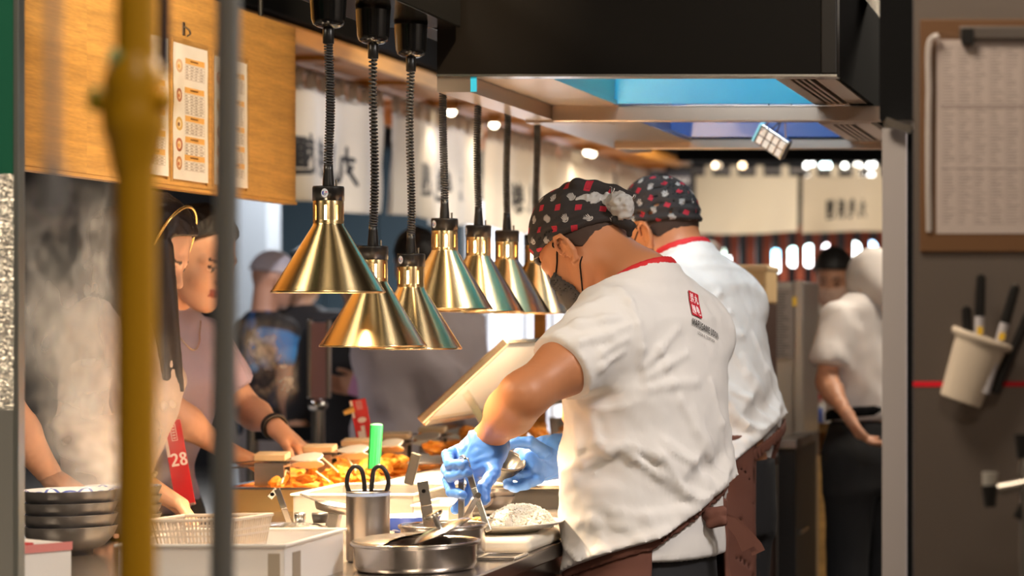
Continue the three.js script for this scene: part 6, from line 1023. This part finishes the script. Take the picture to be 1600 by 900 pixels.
// partition at the left edge
{
  const d = 4.05, xe = W(32, 0, d).x, g = thing('partition_panel', 'tall partition of green glass over hammered metal at the counter end', 'partition', V(xe - 0.2, 0, -d));
  const hamT = dataTex(256, 256, (u, v) => { const q = 0.5 + 0.5 * N3(u * 22, v * 22, 2) + 0.4 * N3(u * 50, v * 50, 4); return [q, q, q]; });
  const hy = W(0, 272, d).y, ly = W(0, 640, d).y;
  part(g, 'frame_edge', dbox(xe - 0.006, xe + 0.002, 0, CEIL - 0.002, d - 0.012, d + 0.012, 0.001), std([0.33, 0.35, 0.33], 0.3, 0.8), 'thin metal frame edge');
  part(g, 'upper_pane', dbox(xe - 0.4, xe - 0.006, hy, CEIL - 0.002, d - 0.004, d + 0.004), std([0.015, 0.11, 0.065], 0.25), 'dark green pane');
  part(g, 'hammered_panel', metricUV(dbox(xe - 0.4, xe - 0.006, ly, hy, d - 0.004, d + 0.004), 8), std([0.52, 0.5, 0.46], 0.22, 0.9, { bumpMap: hamT, bumpScale: 0.004 }), 'hammered glinting metal'); part(g, 'lower_panel', dbox(xe - 0.4, xe - 0.006, 0, ly, d - 0.006, d + 0.006), std([0.36, 0.36, 0.34], 0.35, 0.6), 'plain grey panel');
}
{
  const c = W(45, 900, 4.3), g = thing('carton_box', 'white carton with red edges at the counter end', 'box', V(c.x, CT, c.z)); lpart(g, 'carton', box(-0.1, 0.045, 0, 0.078, -0.05, 0.05, 0.002), std([0.66, 0.63, 0.6], 0.6)); lpart(g, 'red_edge', box(-0.1, 0.046, 0.078, 0.083, 0.02, 0.051, 0.001), std([0.55, 0.04, 0.04], 0.5), 'red edge'); lpart(g, 'red_edge', box(0.0455, 0.0475, 0.066, 0.08, -0.05, 0.05), std([0.6, 0.2, 0.18], 0.5)); g.rotation.y = -0.6;
}
// ---------------------------------------------------------------- right foreground: steel cabinet, clipboard, markers, post
{
  const d = 3.5, X0 = W(1427, 0, d).x, g = thing('steel_cabinet', 'tall brushed steel cabinet door with a clipboard and markers on it', 'cabinet', V(0.1, 0, -d + 0.25));
  const door = std([0.27, 0.225, 0.2], 0.38, 0.85, { bumpMap: brushT, bumpScale: 0.00012 });
  part(g, 'door', metricUV(dbox(X0, 0.42, 0.1, 2.35, d, d + 0.03, 0.004), 2), door, 'brushed steel door'); part(g, 'carcass', dbox(X0 + 0.005, 0.44, 0.0, 2.36, d + 0.031, d + 0.34), steelDark); 
  part(g, 'red_reflection', dbox(X0, 0.42, W(0, 604, d).y, W(0, 596, d).y, d - 0.0012, d - 0.0001), std([0.75, 0.012, 0.03], 0.35), 'thin red reflection painted on the door');  // painted strip standing in for a red reflection on the steel
  // clipboard
  const P = (px, py) => W(px, py, d - 0.006), a = P(1437, 394), b = P(1660, 30);
  const cb = thing('clipboard', 'brown clipboard with a big sheet in a plastic sleeve on the steel door', 'clipboard', V((a.x + b.x) / 2, a.y, -(d - 0.006)));
  part(cb, 'backing_board', box(a.x, b.x, a.y, b.y, -(d - 0.001), -(d - 0.006), 0.002), std([0.13, 0.055, 0.016], 0.6), 'brown board');
  const lt = canvasTex(512, 768, (x, w, h) => { x.fillStyle = '#c4b5b0'; x.fillRect(0, 0, w, h); for (let r = 0; r < 60; r++) for (let q = 0; q < 7; q++) { if (r % 20 === 19) continue; x.fillStyle = `rgba(80,66,64,${0.22 + 0.2 * rnd()})`; x.fillRect(30 + q * 68, 30 + r * 12, 20 + 36 * rnd(), 5); } x.strokeStyle = 'rgba(90,70,68,0.55)'; x.lineWidth = 4; for (const y of [262, 270, 510]) { x.beginPath(); x.moveTo(20, y); x.lineTo(w - 20, y); x.stroke(); } for (let q = 0; q < 8; q++) { x.lineWidth = 1.5; x.beginPath(); x.moveTo(24 + q * 68, 20); x.lineTo(24 + q * 68, h - 30); x.stroke(); } });
  const p0 = P(1463, 365), p1 = P(1650, 62), sw = p1.x - p0.x, shh = p1.y - p0.y, pg = new THREE.PlaneGeometry(sw, shh).translate(p0.x + sw / 2, p0.y + shh / 2, -(d - 0.0068)); part(cb, 'sheet', pg, std([1, 1, 1], 0.6, 0, { map: lt }), 'printed list');
  part(cb, 'plastic_sleeve', box(P(1450, 0).x, P(1658, 0).x, P(0, 362).y, P(0, 52).y, -(d - 0.009), -(d - 0.0078)), std([1, 1, 1], 0.1, 0, { transmission: 1, thickness: 0 }), 'clear sleeve');
  part(cb, 'sleeve_curl', tube([P(1452, 362), P(1451, 260).add(V(0, 0, 0.004)), P(1452, 150).add(V(0, 0, 0.008)), P(1456, 62).add(V(0, 0, 0.01)), P(1468, 57).add(V(0, 0, 0.01))], 0.0045, 40, 8), std([0.8, 0.74, 0.72], 0.25, 0, { transmission: 0.5, thickness: 0 }), 'curled sleeve edge');
  part(cb, 'clip_bar', box(P(1500, 0).x, P(1660, 0).x, P(0, 62).y, P(0, 42).y, -(d - 0.0065), -(d - 0.016), 0.002), std([0.3, 0.26, 0.24], 0.3, 0.9)); part(cb, 'clip_corner', box(P(1503, 0).x, P(1522, 0).x, P(0, 70).y, P(0, 46).y, -(d - 0.0065), -(d - 0.019), 0.001), blackPaint, 'black clip corner');
  // marker holder
  const c = W(1500, 628, d - 0.03), mh = thing('marker_holder', 'cream plastic cup of markers stuck crookedly on the steel door', 'holder', c), pl = std([0.62, 0.52, 0.42], 0.45), q = new THREE.Group();
  const cup = (r0, r1, h) => lathe([[0, 0], [r0, 0], [r0 + 0.001, 0.003], [r1, h - 0.012], [r1 + 0.006, h - 0.009], [r1 + 0.0075, h - 0.004], [r1 + 0.006, h], [r1 - 0.001, h], [r0 - 0.003, 0.004], [0, 0.003]], 40).scale(1.1, 1, 0.72);
  lpart(mh, 'cup', cup(0.0255, 0.0325, 0.095), pl, 'cream cup'); lpart(mh, 'magnet', box(-0.012, 0.012, 0.02, 0.06, -0.03, -0.02), blackPaint); mh.rotation.z = -0.34;
  const mk = (name, label, x, z, tilt, len, body) => { const m = thing(name, label, 'marker', c.clone().add(V(x, 0.012, z)), 'markers in the cream holder'); lpart(m, 'barrel', rod(V(0, 0, 0), V(0, len * 0.66, 0), 0.0068, 0.0068, 16), body); lpart(m, 'cap', merge([rod(V(0, len * 0.66, 0), V(0, len, 0), 0.0072, 0.0066, 16), rod(V(0, len, 0), V(0, len + 0.003, 0), 0.004, 0.0035, 12)]), blackPaint, 'black cap'); if (body !== blackPaint) lpart(m, 'label_dot', box(-0.003, 0.005, len * 0.5, len * 0.57, 0.0062, 0.0072), std([0.8, 0.5, 0.03], 0.5), 'yellow mark'); m.rotation.z = tilt; };
  const pale = std([0.5, 0.47, 0.5], 0.4);
  mk('marker_pen', 'upright marker with pale barrel and yellow mark, tallest in the cream holder', 0.024, 0.004, -0.03, 0.158, pale); mk('marker_pen', 'slanting marker with pale barrel and yellow mark in the cream holder', 0.034, 0.006, -0.28, 0.15, pale); mk('marker_pen', 'black marker leaning furthest over in the cream holder', 0.046, -0.002, -0.42, 0.155, blackPaint); mk('marker_pen', 'short fat black marker at the raised side of the cream holder', 0.014, -0.004, 0.05, 0.115, blackPaint);
  // taps at the lower right
  const tp = thing('tap_valves', 'small pipe with black valve knobs in front of the steel door', 'valve', W(1600, 760, 3.3)); part(tp, 'pipe', rod(W(1560, 764, 3.3), W(1680, 742, 3.3), 0.0075), std([0.55, 0.5, 0.45], 0.3, 0.9)); part(tp, 'riser', rod(W(1604, 753, 3.3), W(1604, 2200, 3.3).setY(0.02), 0.009), steelPlain); part(tp, 'valve_body', rod(W(1546, 760, 3.3), W(1547, 738, 3.3), 0.009, 0.0105), std([0.6, 0.57, 0.52], 0.35, 0.6)); part(tp, 'knob', rod(W(1547, 792, 3.3), W(1546, 758, 3.3), 0.0075, 0.011), blackPaint, 'black knob'); part(tp, 'knob', rod(W(1598, 716, 3.3), W(1597, 678, 3.3), 0.008, 0.011), blackPaint, 'black knob'); part(tp, 'neck', rod(W(1597, 752, 3.3), W(1598, 714, 3.3), 0.005), steelPlain); part(tp, 'lever', rod(W(1590, 810, 3.3), W(1604, 780, 3.3), 0.007, 0.006), blackPaint);
}
{
  const d = 3.92, y1 = W(0, 200, d).y, g = thing('door_post', 'pale grey metal post with a black upper section beside the steel cabinet', 'post', V(W(1398, 0, d).x, 0, -d));
  part(g, 'post', dbox(W(1378, 0, d).x, W(1417, 0, d).x, 0, y1, d, d + 0.04, 0.002), std([0.42, 0.38, 0.38], 0.55, 0.1), 'pale grey post'); part(g, 'upper_casing', dbox(W(1375, 0, d).x, W(1426, 0, d).x, y1 + 0.012, CEIL - 0.002, d - 0.01, d + 0.06), blackMatte, 'black upper casing'); part(g, 'dark_gap', dbox(W(1417, 0, d).x, W(1425, 0, d).x, 0, y1, d + 0.004, d + 0.05), blackMatte);  // last piece: black strip standing in for the shaded gap by the cabinet
  part(g, 'hinge_bracket', slab(W(1384, 189, d - 0.02), W(1424, 203, d - 0.02), 0.012, 0.014, V(0, 0, 1)), steelBright, 'small bright bracket'); part(g, 'bracket_base', dbox(W(1380, 0, d).x, W(1424, 0, d).x, y1, y1 + 0.012, d, d + 0.05), steelDark);
}
{ const c = W(1362, 12, 6.2), g = thing('wall_cabinet', 'small steel cabinet corner hanging high beside the hood', 'cabinet', V(c.x, 2.0, c.z)); const sh = new THREE.Shape(); sh.moveTo(-0.045, 0.13); sh.lineTo(-0.045, 0.105); sh.lineTo(0.06, -0.02); sh.lineTo(0.2, -0.02); sh.lineTo(0.2, 0.9); sh.lineTo(-0.045, 0.9); lpart(g, 'body', new THREE.ExtrudeGeometry(sh, { depth: 0.2, bevelEnabled: false }).translate(0, 0.05, -0.1), steelPlain); lpart(g, 'bottom_trim', box(0.06, 0.2, 0.02, 0.03, -0.1, 0.11), steelDark); }
// ---------------------------------------------------------------- kitchen behind the cooks
{
  const g = thing('upright_fridge', 'tall steel cabinet with a printed notice behind the second cook', 'fridge', V(W(1150, 0, 9.6).x, 0, -9.8)), d = 9.6, x1 = W(1254, 0, d).x, y1 = W(0, 440, d).y;
  part(g, 'body', dbox(-1.95, x1, 0.03, y1, d, d + 0.5, 0.01), std([0.5, 0.46, 0.42], 0.35, 0.7), 'steel body'); part(g, 'frame_edge', dbox(x1 - 0.03, x1 + 0.004, 0.02, y1 + 0.004, d - 0.012, d, 0.004), std([0.62, 0.58, 0.54], 0.3, 0.8));
  const nt = canvasTex(128, 256, (x, w, h) => { x.fillStyle = '#8d8078'; x.fillRect(0, 0, w, h); for (let r = 0; r < 24; r++) { x.fillStyle = 'rgba(40,34,32,0.6)'; x.fillRect(14, 14 + r * 10, 50 + 50 * rnd(), 4); } }); part(g, 'notice', new THREE.PlaneGeometry(0.085, 0.26).translate(W(1223, 0, d).x, W(0, 505, d).y, -d + 0.013), std([1, 1, 1], 0.6, 0, { map: nt }), 'printed notice'); part(g, 'yellow_tag', dbox(W(1239, 0, d).x, W(1246, 0, d).x, W(0, 478, d).y, W(0, 464, d).y, d - 0.014, d - 0.0125), std([0.8, 0.5, 0.05], 0.5), 'yellow tag');
  part(g, 'foot', dbox(-1.9, x1 - 0.05, 0, 0.03, d + 0.05, d + 0.45), blackMatte);
  const k = thing('kraft_box', 'tan box on a dark stand behind the second cook', 'box', V(W(1160, 0, 8.4).x, 0, -8.5)), e = 8.4, X = (p) => W(p, 0, e).x - k.position.x, Yy = (p) => W(0, p, e).y;
  lpart(k, 'box_body', box(X(1100), X(1198), Yy(475), Yy(416), -0.15, 0.1, 0.01), std([0.66, 0.46, 0.24], 0.6), 'tan box'); lpart(k, 'box_lid', box(X(1098), X(1200), Yy(423), Yy(414), -0.155, 0.105, 0.006), std([0.75, 0.56, 0.34], 0.6)); lpart(k, 'stand', box(X(1113), X(1198), 0, Yy(475), -0.14, 0.09, 0.006), std([0.06, 0.03, 0.022], 0.6), 'dark brown stand');
  const c = thing('wooden_cupboard', 'yellow wooden cupboard with an open dark shelf behind the cooks', 'cupboard', V(W(1300, 0, 10.3).x, 0, -10.45)), f = 10.3, cx = (p) => W(p, 0, f).x - c.position.x, top = W(0, 662, f).y, wd = (geo) => metricUV(geo);
  lpart(c, 'worktop', wd(box(cx(1246), cx(1420), top - 0.04, top, -0.3, 0.02, 0.004)), wood); lpart(c, 'side_board', wd(box(cx(1250), cx(1264), 0, top - 0.04, -0.28, 0.0)), wood); lpart(c, 'cupboard_door', wd(box(cx(1264), cx(1330), 0.06, W(0, 722, f).y, -0.02, 0.0, 0.004)), wood, 'yellow wooden door'); lpart(c, 'cupboard_door', wd(box(cx(1332), cx(1415), 0.06, W(0, 722, f).y, -0.02, 0.0, 0.004)), wood); lpart(c, 'shelf_back', wd(box(cx(1264), cx(1415), W(0, 722, f).y, top - 0.04, -0.28, -0.24)), wood, 'open shelf'); lpart(c, 'shelf_board', wd(box(cx(1264), cx(1415), W(0, 724, f).y, W(0, 716, f).y, -0.24, 0.0)), wood); lpart(c, 'plinth', box(cx(1255), cx(1415), 0, 0.06, -0.26, -0.03), blackMatte);
  for (const [px, w, h, cl, lab] of [[1277, 0.05, 0.07, [0.03, 0.09, 0.4], 'dark blue tub on the wooden cupboard'], [1291, 0.04, 0.075, [0.75, 0.7, 0.68], 'white bottle on the wooden cupboard'], [1258, 0.035, 0.09, [0.7, 0.45, 0.35], 'pinkish jar on the wooden cupboard'], [1304, 0.04, 0.05, [0.7, 0.6, 0.2], 'yellow tub on the wooden cupboard']]) { const o = thing('kitchen_jar', lab, 'jar', V(W(px, 0, 10.4).x, top, -10.4)); lpart(o, 'jar_body', lathe([[0, 0], [w / 2, 0], [w / 2, h * 0.8], [w * 0.4, h * 0.9], [0, h * 0.9]], 20), std(cl, 0.4)); lpart(o, 'jar_lid', lathe([[w * 0.42, h * 0.88], [w * 0.44, h], [0, h]], 20), whitePlastic); }
  const b = thing('back_counter', 'dark steel back counter beside the second cook', 'counter', V(W(1232, 0, 8.9).x, 0, -8.95)), bx = (p) => W(p, 0, 8.6).x - b.position.x; lpart(b, 'top', box(bx(1216), bx(1248), W(0, 700, 8.6).y, W(0, 686, 8.6).y, -0.2, 0.4, 0.003), steelDark); lpart(b, 'body', box(bx(1217), bx(1245), 0, W(0, 700, 8.6).y, -0.18, 0.38), std([0.03, 0.026, 0.024], 0.4, 0.4)); lpart(b, 'handle', rod(V(bx(1246), 0.62, 0.1), V(bx(1246), 0.62, 0.3), 0.008), steelPlain);
  const bt = thing('sauce_bottle', 'red bottle standing in front of the masked worker', 'bottle', V(W(1262, 0, 10.5).x, top, -10.5)); lpart(bt, 'bottle_body', lathe([[0, 0], [0.03, 0], [0.03, 0.2], [0.012, 0.25], [0.01, 0.29], [0, 0.29]], 20), std([0.5, 0.02, 0.015], 0.35)); lpart(bt, 'bottle_cap', rod(V(0, 0.285, 0), V(0, 0.31, 0), 0.011), whitePlastic);
}
// queue sign and belt posts in the mall
{
  const d = 8.6, p = W(497, 0, d), g = thing('queue_sign', 'chrome-framed pink queue sign on a post behind the customers', 'sign stand', V(p.x, 0, -d)), y = (q) => W(0, q, d).y;
  lpart(g, 'post', rod(V(0, 0.02, 0), V(0, y(630), 0), 0.022, 0.022, 20), steelPlain); lpart(g, 'base', lathe([[0, 0], [0.16, 0], [0.16, 0.015], [0.03, 0.03], [0, 0.03]], 32), steelDark); lpart(g, 'collar', new THREE.SphereGeometry(0.032, 20, 14).scale(1, 0.7, 1).translate(0, y(633), 0), steelBright, 'shiny chrome collar');
  lpart(g, 'sign_frame', box(-0.035, -0.02, y(622), y(500), -0.01, 0.012, 0.003), steelBright); lpart(g, 'sign_frame', box(0.03, 0.042, y(622), y(500), -0.01, 0.012, 0.003), steelBright); lpart(g, 'sign_board', box(-0.02, 0.03, y(622), y(504), -0.006, 0.004), std([0.5, 0.26, 0.26], 0.5), 'pinkish sign board');
  const h = thing('belt_post', 'belt post with black queue belt behind the lavender customer', 'belt post', V(W(395, 0, 8.9).x, 0, -8.9)); lpart(h, 'post', rod(V(0, 0.02, 0), V(0, 0.98, 0), 0.022, 0.022, 20), steelPlain); lpart(h, 'base', lathe([[0, 0], [0.16, 0], [0.16, 0.015], [0.03, 0.03], [0, 0.03]], 32), steelDark); lpart(h, 'belt', slab(V(0, 0.945, 0), V(p.x - W(395, 0, 8.9).x, 0.955, 0.3), 0.05, 0.003, V(0.9, 0, 0.3)), blackMatte, 'black belt');
}
// ---------------------------------------------------------------- steam rising by the bowls: soft wisps, each a curved sheet of drifting vapour
{
  const mk = (s, dens) => { const w = 128, a = new Uint8Array(w * w * 4); for (let j = 0; j < w; j++) for (let i = 0; i < w; i++) { const u = i / w, v = j / w; let n = 0.5 + 0.5 * N3(u * 3 + s, v * 3, s) + 0.3 * N3(u * 7, v * 7 + s, s * 2) + 0.18 * N3(u * 16 + s, v * 14, 3); const edge = Math.min(1, 3.2 * Math.min(u, 1 - u)) * Math.min(1, 2.6 * Math.min(v, 1 - v)); n = Math.pow(Math.max(0, n - 0.12), 1.6) * edge * edge * dens * 1.05; const k = Math.min(255, n * 255); a[(j * w + i) * 4] = k; a[(j * w + i) * 4 + 1] = k; a[(j * w + i) * 4 + 2] = k; a[(j * w + i) * 4 + 3] = 255; } const t = new THREE.DataTexture(a, w, w); t.magFilter = THREE.LinearFilter; t.needsUpdate = true; return t; };
  const maps = [mk(1.3, 1.1), mk(4.1, 1.2), mk(7.7, 1.1)].map((t) => std([0.9, 0.85, 0.8], 1, 0, { alphaMap: t, transparent: true, side: THREE.DoubleSide, depthWrite: false, specularIntensity: 0 }));
  const plume = (label, list) => { const g = thing('steam', label, 'steam', list[0][0].clone()); g.userData.kind = 'stuff'; list.forEach(([p, w, h, t], k) => { const q = new THREE.PlaneGeometry(w, h, 14, 14), a = q.attributes.position; for (let i = 0; i < a.count; i++) a.setZ(i, 0.12 * w * Math.sin(a.getX(i) / w * 5 + k) + 0.1 * w * Math.sin(a.getY(i) / h * 6 + k * 2)); q.computeVertexNormals(); const m = lpart(g, 'steam_wisp', q.rotateY(t), maps[k % 3]); m.position.copy(p).sub(list[0][0]); m.castShadow = false; }); };
  plume('white steam rising over the bowl stacks at the counter end', [[W(110, 560, 5.0), 0.34, 0.62, 0.3], [W(130, 620, 5.05), 0.3, 0.5, -0.4], [W(90, 460, 5.1), 0.3, 0.5, 0.6], [W(150, 700, 4.95), 0.34, 0.36, 0.1], [W(110, 400, 5.05), 0.26, 0.42, -0.2], [W(215, 640, 5.15), 0.24, 0.4, 0.3]]);
  plume('thin steam curling in front of the dark-shirted man', [[W(412, 550, 6.7), 0.2, 0.24, 0.2], [W(420, 590, 6.75), 0.18, 0.2, 0.5]]);
}

renderer.render(scene, camera);
